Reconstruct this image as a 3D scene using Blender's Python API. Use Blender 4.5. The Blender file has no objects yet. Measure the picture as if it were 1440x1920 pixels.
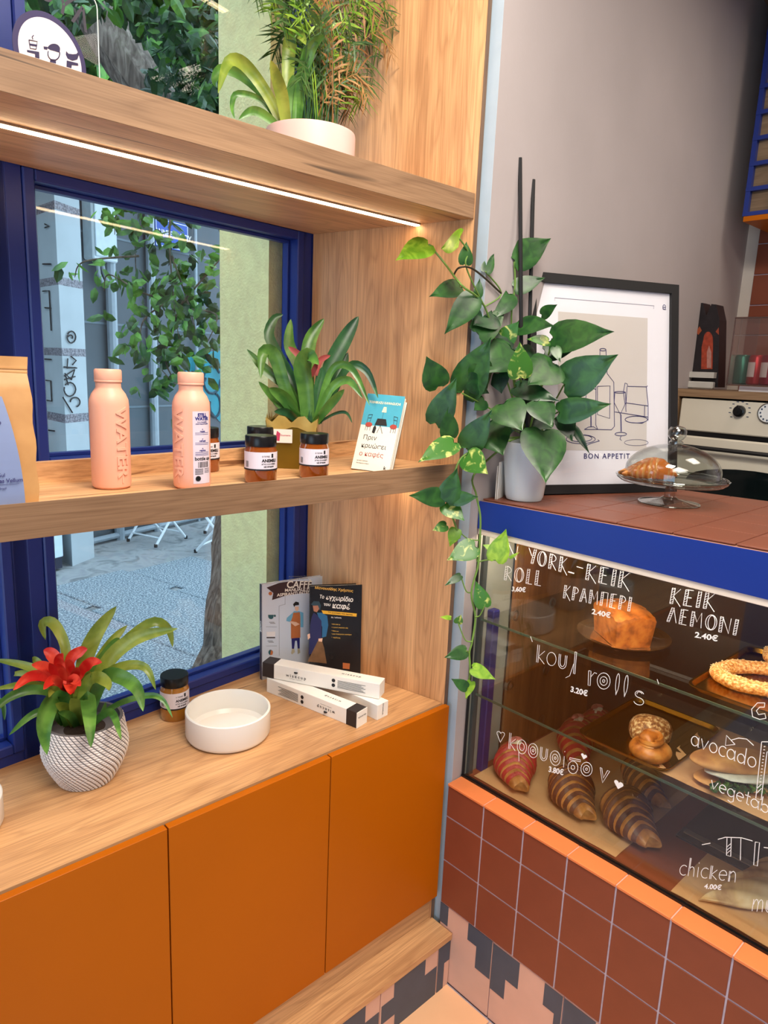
import bpy, bmesh, math, random
from mathutils import Vector, Matrix, Quaternion
R = random.Random(7)
V = Vector
scn = bpy.context.scene
COL = scn.collection
# ---------------------------------------------------------------- camera
H = 1.794
FPX = 1313.835
# rows: image right, image down, view direction, in world axes (x along the window wall, y away, z up)
DR = ((0.73274979, -0.67925959, 0.04103837), (-0.10655264, -0.17408789, -0.97894839), (0.67210437, 0.71295148, -0.19993977))
RX, RD, RF = V(DR[0]), V(DR[1]), V(DR[2])
cam_d = bpy.data.cameras.new('camera'); cam = bpy.data.objects.new('camera', cam_d); COL.objects.link(cam)
m = Matrix((RX, -RD, -RF)).transposed().to_4x4(); m.translation = V((0, 0, H)); cam.matrix_world = m
cam_d.sensor_fit = 'VERTICAL'; cam_d.sensor_height = 24.0; cam_d.lens = 24.0 * FPX / 1920.0
cam_d.clip_start = .02; cam_d.clip_end = 200
scn.camera = cam
# ---------------------------------------------------------------- world, light, exposure
w = bpy.data.worlds.new('world'); scn.world = w; w.use_nodes = True
bg = w.node_tree.nodes['Background']; bg.inputs[0].default_value = (0.60, 0.80, 1.0, 1); bg.inputs[1].default_value = 2.6
scn.view_settings.view_transform = 'Standard'; scn.view_settings.look = 'None'
scn.view_settings.exposure = 0.42; scn.view_settings.gamma = 1.0; scn.view_settings.use_curve_mapping = False
def area(name, loc, size, power, color, rot=(0, 0, 0), sy=None):
    l = bpy.data.lights.new(name, 'AREA'); l.energy = power; l.color = color; l.size = size
    if sy: l.shape = 'RECTANGLE'; l.size_y = sy
    o = bpy.data.objects.new(name, l); COL.objects.link(o); o.location = loc; o.rotation_euler = rot; return o
area('ceiling_fill', (0.4, -0.5, 3.2), 1.2, 52, (1.0, .90, .78))  # this and the next two: unseen area lamps added to light the room
area('ceiling_fill', (0.8, 0.55, 3.2), .5, 26, (1.0, .90, .78))
area('ceiling_fill', (2.5, 0.2, 3.2), .6, 10, (1.0, .86, .72))
# ---------------------------------------------------------------- pixel to point on a real plane
C0 = V((0, 0, H))
def ray(u, v): a, b = (u - 720) / FPX, (v - 960) / FPX; return RX * a + RD * b + RF
def onp(u, v, pt, n):
    r = ray(u, v); n = V(n); return C0 + r * ((V(pt) - C0).dot(n) / r.dot(n))
def Zp(u, v, z): return onp(u, v, (0, 0, z), (0, 0, 1))
def Xp(u, v, x): return onp(u, v, (x, 0, 0), (1, 0, 0))
def Yp(u, v, y): return onp(u, v, (0, y, 0), (0, 1, 0))
def dp(u, v, d): return C0 + ray(u, v) * d
# ---------------------------------------------------------------- materials
def lin(c):
    c = c / 255.0
    return c / 12.92 if c <= .04045 else ((c + .055) / 1.055) ** 2.4
def rgb(t): return (lin(t[0]), lin(t[1]), lin(t[2]), 1)
def mat(name, col, rough=.5, metal=0, var=.06, scale=20, bump=0, bscale=200, spec=.5, trans=0, emit=None, es=0, alpha=1, ior=1.45, coat=0):
    m = bpy.data.materials.new(name); m.use_nodes = True; nt = m.node_tree; b = nt.nodes['Principled BSDF']
    b.inputs['Roughness'].default_value = rough; b.inputs['Metallic'].default_value = metal
    b.inputs['Specular IOR Level'].default_value = spec; b.inputs['Transmission Weight'].default_value = trans
    b.inputs['IOR'].default_value = ior; b.inputs['Coat Weight'].default_value = coat
    c = rgb(col)
    if emit: b.inputs['Emission Color'].default_value = rgb(emit); b.inputs['Emission Strength'].default_value = es
    if var > 0:
        tc = nt.nodes.new('ShaderNodeTexCoord'); n = nt.nodes.new('ShaderNodeTexNoise'); n.inputs['Scale'].default_value = scale; n.inputs['Detail'].default_value = 4
        nt.links.new(tc.outputs['Object'], n.inputs['Vector'])
        r = nt.nodes.new('ShaderNodeValToRGB'); e = r.color_ramp.elements
        e[0].position = .3; e[1].position = .7
        e[0].color = tuple(x * (1 - var) for x in c[:3]) + (1,); e[1].color = tuple(min(1, x * (1 + var)) for x in c[:3]) + (1,)
        nt.links.new(n.outputs['Fac'], r.inputs['Fac']); nt.links.new(r.outputs['Color'], b.inputs['Base Color'])
    else: b.inputs['Base Color'].default_value = c
    if bump:
        tc = nt.nodes.new('ShaderNodeTexCoord'); n2 = nt.nodes.new('ShaderNodeTexNoise'); n2.inputs['Scale'].default_value = bscale; n2.inputs['Detail'].default_value = 5
        bp = nt.nodes.new('ShaderNodeBump'); bp.inputs['Strength'].default_value = bump; bp.inputs['Distance'].default_value = .004
        nt.links.new(tc.outputs['Object'], n2.inputs['Vector']); nt.links.new(n2.outputs['Fac'], bp.inputs['Height']); nt.links.new(bp.outputs['Normal'], b.inputs['Normal'])
    return m
def speckle(name, cols, scale, rough=.7, bump=.3, kind='NOISE', pos=(.35, .5, .65), aniso=(1, 1, 1), dist=0.0, metal=0):
    m = bpy.data.materials.new(name); m.use_nodes = True; nt = m.node_tree; b = nt.nodes['Principled BSDF']; b.inputs['Roughness'].default_value = rough; b.inputs['Metallic'].default_value = metal
    tc = nt.nodes.new('ShaderNodeTexCoord'); mp = nt.nodes.new('ShaderNodeMapping'); mp.inputs['Scale'].default_value = aniso
    nt.links.new(tc.outputs['Object'], mp.inputs['Vector'])
    if kind == 'NOISE':
        n = nt.nodes.new('ShaderNodeTexNoise'); n.inputs['Scale'].default_value = scale; n.inputs['Detail'].default_value = 5; n.inputs['Distortion'].default_value = dist; out = n.outputs['Fac']
    else:
        n = nt.nodes.new('ShaderNodeTexVoronoi'); n.inputs['Scale'].default_value = scale; out = n.outputs['Distance']
    nt.links.new(mp.outputs['Vector'], n.inputs['Vector'])
    r = nt.nodes.new('ShaderNodeValToRGB'); cr = r.color_ramp
    while len(cr.elements) < len(cols): cr.elements.new(.5)
    for e, c, p in zip(cr.elements, cols, pos): e.position = p; e.color = rgb(c)
    nt.links.new(out, r.inputs['Fac']); nt.links.new(r.outputs['Color'], b.inputs['Base Color'])
    if bump:
        bp = nt.nodes.new('ShaderNodeBump'); bp.inputs['Strength'].default_value = bump; bp.inputs['Distance'].default_value = .003
        nt.links.new(out, bp.inputs['Height']); nt.links.new(bp.outputs['Normal'], b.inputs['Normal'])
    return m
def wood(name, axis, c1=(196, 148, 100), c2=(170, 122, 80), c3=(112, 72, 44), rough=.45, off=0.0, cracks=True, sc=1.0):
    m = bpy.data.materials.new(name); m.use_nodes = True; nt = m.node_tree; L = nt.links; b = nt.nodes['Principled BSDF']; b.inputs['Roughness'].default_value = rough
    g = nt.nodes.new('ShaderNodeNewGeometry')
    def mp(a, x):
        q = nt.nodes.new('ShaderNodeMapping'); s = [x, x, x]; s['xyz'.index(axis)] = a; q.inputs['Scale'].default_value = s; q.inputs['Location'].default_value = (off, off * .7, off * 1.3)
        L.new(g.outputs['Position'], q.inputs['Vector']); return q
    def noise(q, sc, det, dist=0):
        n = nt.nodes.new('ShaderNodeTexNoise'); n.inputs['Scale'].default_value = sc; n.inputs['Detail'].default_value = det; n.inputs['Distortion'].default_value = dist
        L.new(q.outputs['Vector'], n.inputs['Vector']); return n
    def ramp(src, stops):
        r = nt.nodes.new('ShaderNodeValToRGB')
        while len(r.color_ramp.elements) < len(stops): r.color_ramp.elements.new(.5)
        for e, (p, c) in zip(r.color_ramp.elements, stops): e.position = p; e.color = c
        L.new(src, r.inputs['Fac']); return r
    def mix(t, f, a, bb):
        x = nt.nodes.new('ShaderNodeMixRGB'); x.blend_type = t; x.inputs[0].default_value = f
        L.new(a, x.inputs[1]); L.new(bb, x.inputs[2]); return x.outputs[0]
    # cathedral rings: contour lines of a stretched noise field
    n1 = noise(mp(.9 * sc, 7 * sc), 1.0, 2, .3)
    mu = nt.nodes.new('ShaderNodeMath'); mu.operation = 'MULTIPLY'; mu.inputs[1].default_value = 26; L.new(n1.outputs['Fac'], mu.inputs[0])
    fr = nt.nodes.new('ShaderNodeMath'); fr.operation = 'PINGPONG'; fr.inputs[1].default_value = 1; L.new(mu.outputs[0], fr.inputs[0])
    n2 = noise(mp(5 * sc, 230 * sc), 1.0, 4)
    n3 = noise(mp(.8 * sc, 11 * sc), 1.0, 3, .5)
    base = ramp(n3.outputs['Fac'], [(.3, rgb(c2)), (.62, rgb(c1))])
    k = lambda v: (v, v, v, 1)
    rings = ramp(fr.outputs[0], [(0, (.52, .44, .38, 1)), (.5, k(1)), (1, k(1))])
    fine = ramp(n2.outputs['Fac'], [(.35, (.62, .56, .5, 1)), (.6, k(1))])
    o = mix('MULTIPLY', .34, base.outputs[0], rings.outputs[0]); o = mix('MULTIPLY', .55, o, fine.outputs[0])
    if cracks:
        n4 = noise(mp(1.6, 34), 1.0, 2, .6)
        cr = ramp(n4.outputs['Fac'], [(.30, rgb(c3)), (.34, k(1)), (1, k(1))]); o = mix('MULTIPLY', .75, o, cr.outputs[0])
    L.new(o, b.inputs['Base Color'])
    bp = nt.nodes.new('ShaderNodeBump'); bp.inputs['Strength'].default_value = .15; bp.inputs['Distance'].default_value = .001
    L.new(n2.outputs['Fac'], bp.inputs['Height']); L.new(bp.outputs['Normal'], b.inputs['Normal'])
    return m
def glass(name, tint=(1, 1, 1), refl=1.0, base=.04, rough=0.0):
    m = bpy.data.materials.new(name); m.use_nodes = True; nt = m.node_tree; nt.nodes.remove(nt.nodes['Principled BSDF'])
    out = nt.nodes['Material Output']; t = nt.nodes.new('ShaderNodeBsdfTransparent'); t.inputs[0].default_value = tuple(tint) + (1,)
    gl = nt.nodes.new('ShaderNodeBsdfGlossy'); gl.inputs['Roughness'].default_value = rough
    lwt = nt.nodes.new('ShaderNodeLayerWeight'); lwt.inputs['Blend'].default_value = .5; f = nt.nodes.new('ShaderNodeMath'); f.operation = 'POWER'; f.inputs[1].default_value = 4.5; nt.links.new(lwt.outputs['Facing'], f.inputs[0])
    mu = nt.nodes.new('ShaderNodeMath'); mu.operation = 'MULTIPLY_ADD'; mu.inputs[1].default_value = .8 * refl; mu.inputs[2].default_value = base; mu.use_clamp = True
    x = nt.nodes.new('ShaderNodeMixShader'); nt.links.new(f.outputs[0], mu.inputs[0]); nt.links.new(mu.outputs[0], x.inputs[0])
    nt.links.new(t.outputs[0], x.inputs[1]); nt.links.new(gl.outputs[0], x.inputs[2]); nt.links.new(x.outputs[0], out.inputs['Surface'])
    return m
def emis(name, col, s):
    m = bpy.data.materials.new(name); m.use_nodes = True; b = m.node_tree.nodes['Principled BSDF']
    b.inputs['Base Color'].default_value = (.8, .8, .8, 1); b.inputs['Emission Color'].default_value = rgb(col); b.inputs['Emission Strength'].default_value = s; return m
def leafmat(name, c1, c2, scale=14, rough=.38, tr=.15, pos=(.4, .62)):
    m = speckle(name, [c1, c2], scale, rough, 0, pos=pos, dist=1.0); b = m.node_tree.nodes['Principled BSDF']
    b.inputs['Subsurface Weight'].default_value = tr; b.inputs['Subsurface Radius'].default_value = (.004, .006, .002); b.inputs['Subsurface Scale'].default_value = .5
    return m
W_X = wood('oak_shelf', 'x', (226, 180, 130), (200, 152, 106), off=1.3, sc=1.5)
W_T = wood('oak_worktop', 'x', (220, 172, 122), (186, 138, 94), off=4.1, rough=.42, sc=1.5)
W_Z = wood('oak_panel', 'z', (226, 176, 126), (192, 142, 98), off=2.2, cracks=False, sc=1.5)
W_E = wood('oak_edge', 'x', (160, 126, 94), (128, 98, 72), (50, 36, 26), off=7.7, rough=.6, sc=1.3)
W_D = wood('oak_dark', 'z', (150, 100, 60), (110, 70, 42), off=5.2, cracks=False)
W_C = wood('ceiling_wood', 'x', (150, 112, 84), (120, 88, 66), off=9.2, cracks=False)
ORANGE = mat('orange_lacquer', (180, 94, 0), .42, var=.03, scale=3, spec=.22)
BLUE = mat('blue_paint', (30, 50, 128), .35, var=.04, scale=6)
BLUE2 = mat('cobalt_panel', (24, 54, 142), .3, var=.05, scale=4)
GREYW = mat('grey_plaster', (176, 168, 168), .85, var=.05, scale=3, bump=.1, bscale=60)
CREAM = mat('cream_plaster', (214, 204, 192), .8, var=.05, scale=6, bump=.1, bscale=60)
STUCCO = mat('green_stucco', (252, 238, 172), .9, var=.08, scale=30, bump=.8, bscale=130)
TERRA = mat('terracotta_tile', (132, 68, 46), .42, var=.07, scale=9)
TERRA2 = mat('terracotta_top_tile', (122, 70, 52), .4, var=.10, scale=9)
ORTILE = mat('orange_tile', (232, 134, 78), .4, var=.04, scale=12)
GROUT = mat('lilac_grout', (186, 176, 190), .9, var=.1, scale=60)
PINKT = mat('pink_tile', (218, 178, 160), .5, var=.05, scale=10)
DARKT = mat('slate_print', (72, 82, 98), .5, var=.08, scale=14)
PEACH = mat('peach_floor_tile', (244, 192, 148), .35, var=.05, scale=5)
PLASTER = mat('white_room_paint', (205, 200, 195), .8, var=.03)
GLASSW = glass('window_glass', (.96, .98, .97), 1.0, .035)
GLASSD = glass('display_glass', (.93, .95, .93), .9, .05)
GLASSC = glass('clear_glass', (.93, .95, .94), 1.5, .06)
GLASSE = mat('glass_edge', (70, 90, 74), .15, var=0, spec=.8)
STEEL = mat('brushed_steel', (170, 168, 165), .3, metal=1, var=.05)
BLACK = mat('black_plastic', (18, 18, 20), .3, var=0)
BLACKM = mat('black_matt', (24, 24, 26), .55, var=0)
WHITE = mat('white_ceramic', (236, 234, 230), .25, var=.02, scale=5)
WHITEP = mat('white_card', (238, 234, 228), .6, var=.02, scale=5)
CHALK = mat('white_marker', (245, 245, 245), .7, var=0, emit=(245, 245, 245), es=0.0)
INK = mat('black_ink', (30, 28, 30), .6, var=0)
NAVY = mat('navy_ink', (40, 36, 100), .6, var=0)
LED = emis('led_strip_light', (255, 218, 170), 16)
LEDC = emis('display_led_light', (255, 228, 196), 60)
# ---------------------------------------------------------------- mesh helpers
class MB:
    def __init__(s): s.v = []; s.f = []; s.mi = []; s.k = 0
    def add(s, vs, fs, k=None):
        b = len(s.v); s.v += [tuple(x) for x in vs]; s.f += [tuple(b + i for i in f) for f in fs]; s.mi += [s.k if k is None else k] * len(fs)
    def box(s, x0, x1, y0, y1, z0, z1, k=None, M=None):
        vs = [V((x, y, z)) for z in (z0, z1) for y in (y0, y1) for x in (x0, x1)]
        if M is not None: vs = [M @ v for v in vs]
        s.add(vs, [(0, 2, 3, 1), (4, 5, 7, 6), (0, 1, 5, 4), (2, 6, 7, 3), (0, 4, 6, 2), (1, 3, 7, 5)], k)
    def cbox(s, x0, x1, y0, y1, z0, z1, c=.001, k=None, M=None):   # box with chamfered edges
        xs = (x0, x0 + c, x1 - c, x1); ys = (y0, y0 + c, y1 - c, y1); zs = (z0, z0 + c, z1 - c, z1)
        bm = bmesh.new(); bmesh.ops.create_cube(bm, size=1)
        for v in bm.verts: v.co = V(((x0 + x1) / 2 + v.co.x * (x1 - x0), (y0 + y1) / 2 + v.co.y * (y1 - y0), (z0 + z1) / 2 + v.co.z * (z1 - z0)))
        bmesh.ops.bevel(bm, geom=bm.edges[:], offset=c, segments=1, affect='EDGES')
        s.bm(bm, k, M); bm.free()
    def bm(s, bm, k=None, M=None):
        bm.verts.ensure_lookup_table(); bm.verts.index_update()
        s.add([(M @ v.co if M is not None else v.co.copy()) for v in bm.verts], [[v.index for v in f.verts] for f in bm.faces], k)
    def lathe(s, prof, n=32, k=None, M=None, close=True):
        vs = []; fs = []
        for r, z in prof:
            for i in range(n): a = 2 * math.pi * i / n; p = V((r * math.cos(a), r * math.sin(a), z)); vs.append(M @ p if M is not None else p)
        for j in range(len(prof) - 1):
            for i in range(n): a = j * n + i; b = j * n + (i + 1) % n; fs.append((a, b, b + n, a + n))
        if close: fs.append(tuple(reversed(range(n)))); fs.append(tuple(range((len(prof) - 1) * n, len(prof) * n)))
        s.add(vs, fs, k)
    def tube(s, pts, r, n=8, k=None, caps=True):
        pts = [V(p) for p in pts]; rr = r if isinstance(r, (list, tuple)) else [r] * len(pts); vs = []; fs = []
        t = (pts[1] - pts[0]).normalized(); up = V((0, 0, 1)) if abs(t.z) < .9 else V((1, 0, 0)); a = t.cross(up).normalized()
        for i, p in enumerate(pts):
            t = (pts[min(i + 1, len(pts) - 1)] - pts[max(i - 1, 0)]).normalized(); a = (a - t * a.dot(t)).normalized(); b = t.cross(a)
            for j in range(n): q = 2 * math.pi * j / n; vs.append(p + (a * math.cos(q) + b * math.sin(q)) * rr[i])
        for i in range(len(pts) - 1):
            for j in range(n): c = i * n + j; d = i * n + (j + 1) % n; fs.append((c, d, d + n, c + n))
        if caps: fs.append(tuple(reversed(range(n)))); fs.append(tuple(range((len(pts) - 1) * n, len(pts) * n)))
        s.add(vs, fs, k)
    def poly(s, pts, thick, nrm, k=None):       # flat prism
        n = V(nrm).normalized() * thick; a = [V(p) for p in pts]; c = len(a)
        s.add(a + [p + n for p in a], [tuple(reversed(range(c))), tuple(range(c, 2 * c))] + [(i, (i + 1) % c, c + (i + 1) % c, c + i) for i in range(c)], k)
    def build(s, name, mats, parent=None, smooth=False, loc=None):
        me = bpy.data.meshes.new(name)
        off = V((0, 0, 0))
        vs = s.v
        if loc is not None: off = V(loc); vs = [tuple(V(v) - off) for v in s.v]
        me.from_pydata(vs, [], s.f); mats = mats if isinstance(mats, (list, tuple)) else [mats]
        for q in mats: me.materials.append(q)
        for p, i in zip(me.polygons, s.mi): p.material_index = i
        me.update()
        if smooth:
            for p in me.polygons: p.use_smooth = True
            try: me.set_sharp_from_angle(angle=math.radians(38))
            except Exception: pass
        o = bpy.data.objects.new(name, me); COL.objects.link(o)
        if parent is not None: o.parent = parent
        if loc is not None: o.location = off
        return o
def thing(name, label, cat, loc=(0, 0, 0), rz=0, group=None, kind=None):
    o = bpy.data.objects.new(name, None); COL.objects.link(o); o.location = loc; o.rotation_euler = (0, 0, rz); o.empty_display_size = .02
    if label: o['label'] = label
    if cat: o['category'] = cat
    if group: o['group'] = group
    if kind: o['kind'] = kind
    return o
def tag(o, label, cat, group=None):
    o['label'] = label; o['category'] = cat
    if group: o['group'] = group
    return o
def struct(o): o['kind'] = 'structure'; return o
def stuff(o): o['kind'] = 'stuff'; return o
def inst(name, me, parent, loc, rot=(0, 0, 0), scale=(1, 1, 1)):
    o = bpy.data.objects.new(name, me); COL.objects.link(o); o.parent = parent; o.location = loc; o.rotation_euler = rot; o.scale = scale; return o
def copytree(root, loc, rz=None, label=None):
    r = root.copy(); COL.objects.link(r); r.location = loc
    if rz is not None: r.rotation_euler = (0, 0, rz)
    if label: r['label'] = label
    for ch in root.children:
        c = ch.copy(); COL.objects.link(c); c.parent = r
        for g in ch.children: d = g.copy(); COL.objects.link(d); d.parent = c
    return r
def Mx(o, x, y=None, z=None):     # frame matrix from origin and axes
    x = V(x).normalized(); z = V(z).normalized() if z is not None else x.cross(V(y)).normalized(); y = z.cross(x).normalized()
    M = Matrix((x, y, z)).transposed().to_4x4(); M.translation = V(o); return M
def text_geo(s, size, ext=.0, bold=0.0, align='CENTER', spacing=1.0):
    cu = bpy.data.curves.new('t', 'FONT'); cu.body = s; cu.size = size; cu.extrude = ext; cu.offset = bold; cu.align_x = align; cu.align_y = 'CENTER'; cu.space_character = spacing; cu.resolution_u = 3
    o = bpy.data.objects.new('t', cu); COL.objects.link(o); bpy.context.view_layer.update()
    me = bpy.data.meshes.new_from_object(o.evaluated_get(bpy.context.evaluated_depsgraph_get()))
    vs = [v.co.copy() for v in me.vertices]; fs = [tuple(p.vertices) for p in me.polygons]
    bpy.data.objects.remove(o); bpy.data.curves.remove(cu); bpy.data.meshes.remove(me); return vs, fs
def text(mb, s, size, M, ext=.0001, bold=0.0, align='CENTER', k=None, spacing=1.0, maxw=None):
    vs, fs = text_geo(s, size, ext, bold, align, spacing)
    if not vs: return
    if maxw:
        wd = max(v.x for v in vs) - min(v.x for v in vs)
        if wd > maxw: vs = [V((v.x * maxw / wd, v.y, v.z)) for v in vs]
    mb.add([M @ v for v in vs], fs, k)
def text_cyl(mb, s, size, r, a0, z0, ext=.0002, bold=0.0, k=None, vert=False, align='CENTER', xs=1.0):
    vs, fs = text_geo(s, size, ext, bold, align)
    bm = bmesh.new(); bv = [bm.verts.new(v) for v in vs]
    for f in fs:
        try: bm.faces.new([bv[i] for i in f])
        except ValueError: pass
    if size > .012:
        for _ in range(3):
            ed = [e for e in bm.edges if e.calc_length() > .0045]
            if ed: bmesh.ops.subdivide_edges(bm, edges=ed, cuts=1)
        bmesh.ops.triangulate(bm, faces=bm.faces[:])
    bm.verts.index_update(); vs = [v.co.copy() for v in bm.verts]; fs = [tuple(v.index for v in f.verts) for f in bm.faces]; bm.free()
    out = []
    for v in vs:
        x, y = (v.x * xs, v.y) if not vert else (v.y, -v.x * xs)
        a = a0 + x / r; rr = r + v.z; out.append(V((rr * math.cos(a), rr * math.sin(a), z0 + y)))
    mb.add(out, fs, k)
def cyl_patch(mb, r, a0, a1, z0, z1, n=16, k=None):
    vs = []; fs = []
    for i in range(n + 1):
        a = a0 + (a1 - a0) * i / n; vs += [V((r * math.cos(a), r * math.sin(a), z0)), V((r * math.cos(a), r * math.sin(a), z1))]
    for i in range(n): fs.append((2 * i, 2 * i + 2, 2 * i + 3, 2 * i + 1))
    mb.add(vs, fs, k)
def spline(pts, n):
    out = []; P = [V(p) for p in pts]; m = len(P) - 1
    for i in range(n + 1):
        t = i / n * m; j = min(int(t), m - 1); f = t - j
        p0, p1, p2, p3 = P[max(j - 1, 0)], P[j], P[j + 1], P[min(j + 2, m)]
        out.append(.5 * ((2 * p1) + (p2 - p0) * f + (2 * p0 - 5 * p1 + 4 * p2 - p3) * f * f + (3 * p1 - p0 - 3 * p2 + p3) * f ** 3))
    return out
def strap(mb, pts, wd, n=14, fold=.25, tw=None, k=None, base=.75, side=None):
    """strap leaf: ribbon along pts whose width lies across the view, folded along its midrib"""
    P = spline(pts, n); vs = []; fs = []
    for i, p in enumerate(P):
        t = (P[min(i + 1, n)] - P[max(i - 1, 0)]).normalized(); view = (C0 - p).normalized()
        s = t.cross(view if side is None else V(side)); 
        if s.length < .15: s = t.cross(V((0, 0, 1)))
        s.normalize(); nn = s.cross(t).normalized(); u = i / n
        h = wd / 2 * (base + (1 - base) * min(1, u * 2.2)) * (1 - max(0, (u - .55) / .45) ** 2.2) + .0003
        for q, a in ((-1, fold), (-.55, fold * .3), (0, -fold * .25), (.55, fold * .3), (1, fold)): vs.append(p + s * h * q + nn * h * a)
    for i in range(n):
        for j in range(4): a = i * 5 + j; fs.append((a, a + 1, a + 6, a + 5))
    mb.add(vs, fs, k)
def heart_leaf(mb, b, tip, wr, nrm, droop=.15, k=None, stem=None):
    """pothos leaf: heart outline from b (petiole joint) to tip, width ratio wr"""
    b, tip = V(b), V(tip); ax = tip - b; L = ax.length; ax.normalize(); n = V(nrm); n = (n - ax * n.dot(ax)).normalized(); s = ax.cross(n).normalized()
    prof = [(-.06, .16), (-.04, .36), (.08, .47), (.22, .5), (.38, .47), (.54, .38), (.70, .25), (.85, .11), (1.0, .004)]
    vs = []; fs = []
    for i, (u, h) in enumerate(prof):
        uc = max(u, 0) if i else .02
        for q in (-1, -.5, 0, .5, 1):
            uu = u if abs(q) == 1 else (uc if q == 0 else (u + uc) / 2)
            z = -droop * L * max(0, uu) ** 2 * .8 + .16 * L * wr * abs(q) * (h if uu > 0 else .2) - (.02 * L if q == 0 else 0) - .10 * L * wr * q * q * h * 2
            vs.append(b + ax * (uu * L) + s * (q * h * wr * L) + n * z)
    for i in range(len(prof) - 1):
        for j in range(4): a = i * 5 + j; fs.append((a, a + 1, a + 6, a + 5))
    mb.add(vs, fs, k)
def lump(r, seed, sx=1, sy=1, sz=1, amp=.12, sub=3, freq=3.0, flat=None):
    bm = bmesh.new(); bmesh.ops.create_icosphere(bm, subdivisions=sub, radius=r); rr = random.Random(seed)
    ph = [(V((rr.uniform(-1, 1), rr.uniform(-1, 1), rr.uniform(-1, 1))).normalized() * freq * rr.uniform(.6, 1.6), rr.uniform(0, 6)) for _ in range(7)]
    for v in bm.verts:
        d = v.co.normalized(); a = sum(math.sin(d.dot(p) + q) for p, q in ph) / 4
        v.co = v.co * (1 + amp * a); v.co.x *= sx; v.co.y *= sy; v.co.z *= sz
        if flat is not None and v.co.z < flat: v.co.z = flat
    return bm
# ================================================================ STRUCTURE
# floor with square tiles (visible corner) and base
bm_ = MB(); bm_.box(-3, 3.6, -4, 1.8, -.05, -.006); floor = struct(bm_.build('floor', GROUT))
t = MB(); t.cbox(0, .212, 0, .212, -.006, 0, .0015); tile_me = t.build('tile', PEACH, floor); tile_me.location = (1.185, .745, 0)
for i in range(-3, 1):
    for j in range(-3, 2):
        if (i, j) != (0, 0): inst('tile', tile_me.data, floor, (1.185 + i * .216, .745 + j * .216, 0))
b = MB(); b.cbox(0, .036, 0, .215, -.006, .0, .001); stp = b.build('tile', PEACH, floor); stp.location = (1.1, 0, 0); stp.location = (1.401 - .0, 5, 0)
stp.location = (1.40, .0, -.0); stp.location = (1.401, .53, 0); stp.scale = (.02, 1, 1); stp.location = (1.3985, .53, 0)
# grey pilaster and wall to the right of the shelving, receding to the back wall
wl = MB(); gw = [(1.416, 1.17), (3.42, 1.34), (3.42, 1.9), (1.416, 1.9)]
wl.poly([V((x, y, 0)) for x, y in gw], 3.3, (0, 0, 1)); wall_r = struct(wl.build('wall_right', GREYW)); wl = MB(); wl.box(1.4142, 1.4159, 1.1695, 1.9, 0, 3.3); wl.build('painted_daylight_strip', mat('daylight_tint', (176, 194, 208), .6, var=.03), wall_r)  # bluish-white strip puts window daylight into the colour of the pilaster's side
# back wall with terracotta tiles
wb = MB(); wb.box(3.42, 3.5, -4, 1.9, 0, 3.3); wall_b = struct(wb.build('wall_back', CREAM))
tt = MB(); tt.cbox(-.008, 0, .002, .128, .002, .128, .0015); tme = None
ytile = Xp(1408, 560, 3.42).y
g_ = MB(); g_.box(3.416, 3.42, ytile - 1.6, ytile, 1.1, 2.55); g_.build('grout_bed', GROUT, wall_b)
for i in range(6):
    for j in range(11):
        if tme is None: o = tt.build('tile', TERRA, wall_b); tme = o.data; o.location = (3.418, ytile - .13, 1.1)
        else: inst('tile', tme, wall_b, (3.418, ytile - .13 * (i + 1), 1.1 + .13 * j))
ce = MB(); ce.box(-3, 3.5, -4, 1.9, 3.3, 3.38); struct(ce.build('ceiling', W_C))
# left and rear walls of the room with an unseen shopfront opening sized for the daylight fill it lets in
wq = MB(); wq.box(-3.1, -3, -4, -2.2, 0, 3.3); wq.box(-3.1, -3, .3, 1.9, 0, 3.3); wq.box(-3.1, -3, -2.2, .3, 2.4, 3.3); struct(wq.build('wall_left', PLASTER))
wq = MB(); wq.box(-3.1, 3.5, -4.1, -4, 0, 3.3); struct(wq.build('wall_rear', PLASTER))
# ---- window wall frame of reference: s along the wall, o outward, z up
WO = V((.42, 1.612, 0)); WW = V((.9936, .1130, 0)).normalized(); WN = V((-WW.y, WW.x, 0))
WM = Matrix((WW, WN, V((0, 0, 1)))).transposed().to_4x4(); WM.translation = WO
def wpt(u, v, off=0): p = onp(u, v, WO + WN * off, WN); q = WM.inverted() @ p; return q.x, q.z
win_n = [0]
def window(s0, s1, z0, z1, mats=BLUE, leftcap=True):
    win_n[0] += 1
    root = thing('window_%d' % win_n[0], None, None, kind='structure'); root.matrix_world = WM
    f = MB(); t = .035
    for a in ((s0 - t, s0, z0 - t, z1 + t), (s1, s1 + t, z0 - t, z1 + t), (s0, s1, z1, z1 + t), (s0, s1, z0 - t, z0)): f.cbox(a[0], a[1], 0, .09, a[2], a[3], .002)
    f.build('frame', mats, root)
    q = MB(); c = .024
    for a in ((s0, s0 + c, z0, z1), (s1 - c, s1, z0, z1), (s0 + c, s1 - c, z1 - c, z1), (s0 + c, s1 - c, z0, z0 + c)): q.cbox(a[0], a[1], -.006, .05, a[2], a[3], .003)
    for a in ((s0 + c, s0 + c + .008, z0 + c, z1 - c), (s1 - c - .008, s1 - c, z0 + c, z1 - c), (s0 + c, s1 - c, z1 - c - .008, z1 - c), (s0 + c, s1 - c, z0 + c, z0 + c + .008)): q.cbox(a[0], a[1], .028, .05, a[2], a[3], .001)
    q.build('sash', mats, root)
    p = MB(); p.box(s0 + c, s1 - c, .034, .040, z0 + c, z1 - c); p.build('pane', GLASSW, root)
    return root
gl = lambda p, o=0: wpt(*p, o)
zt_m = 2.160; zb_m = 1.568
S0, S1 = .066, .835
window(S0, S1, zb_m - .022, zt_m + .004)                        # middle
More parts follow.
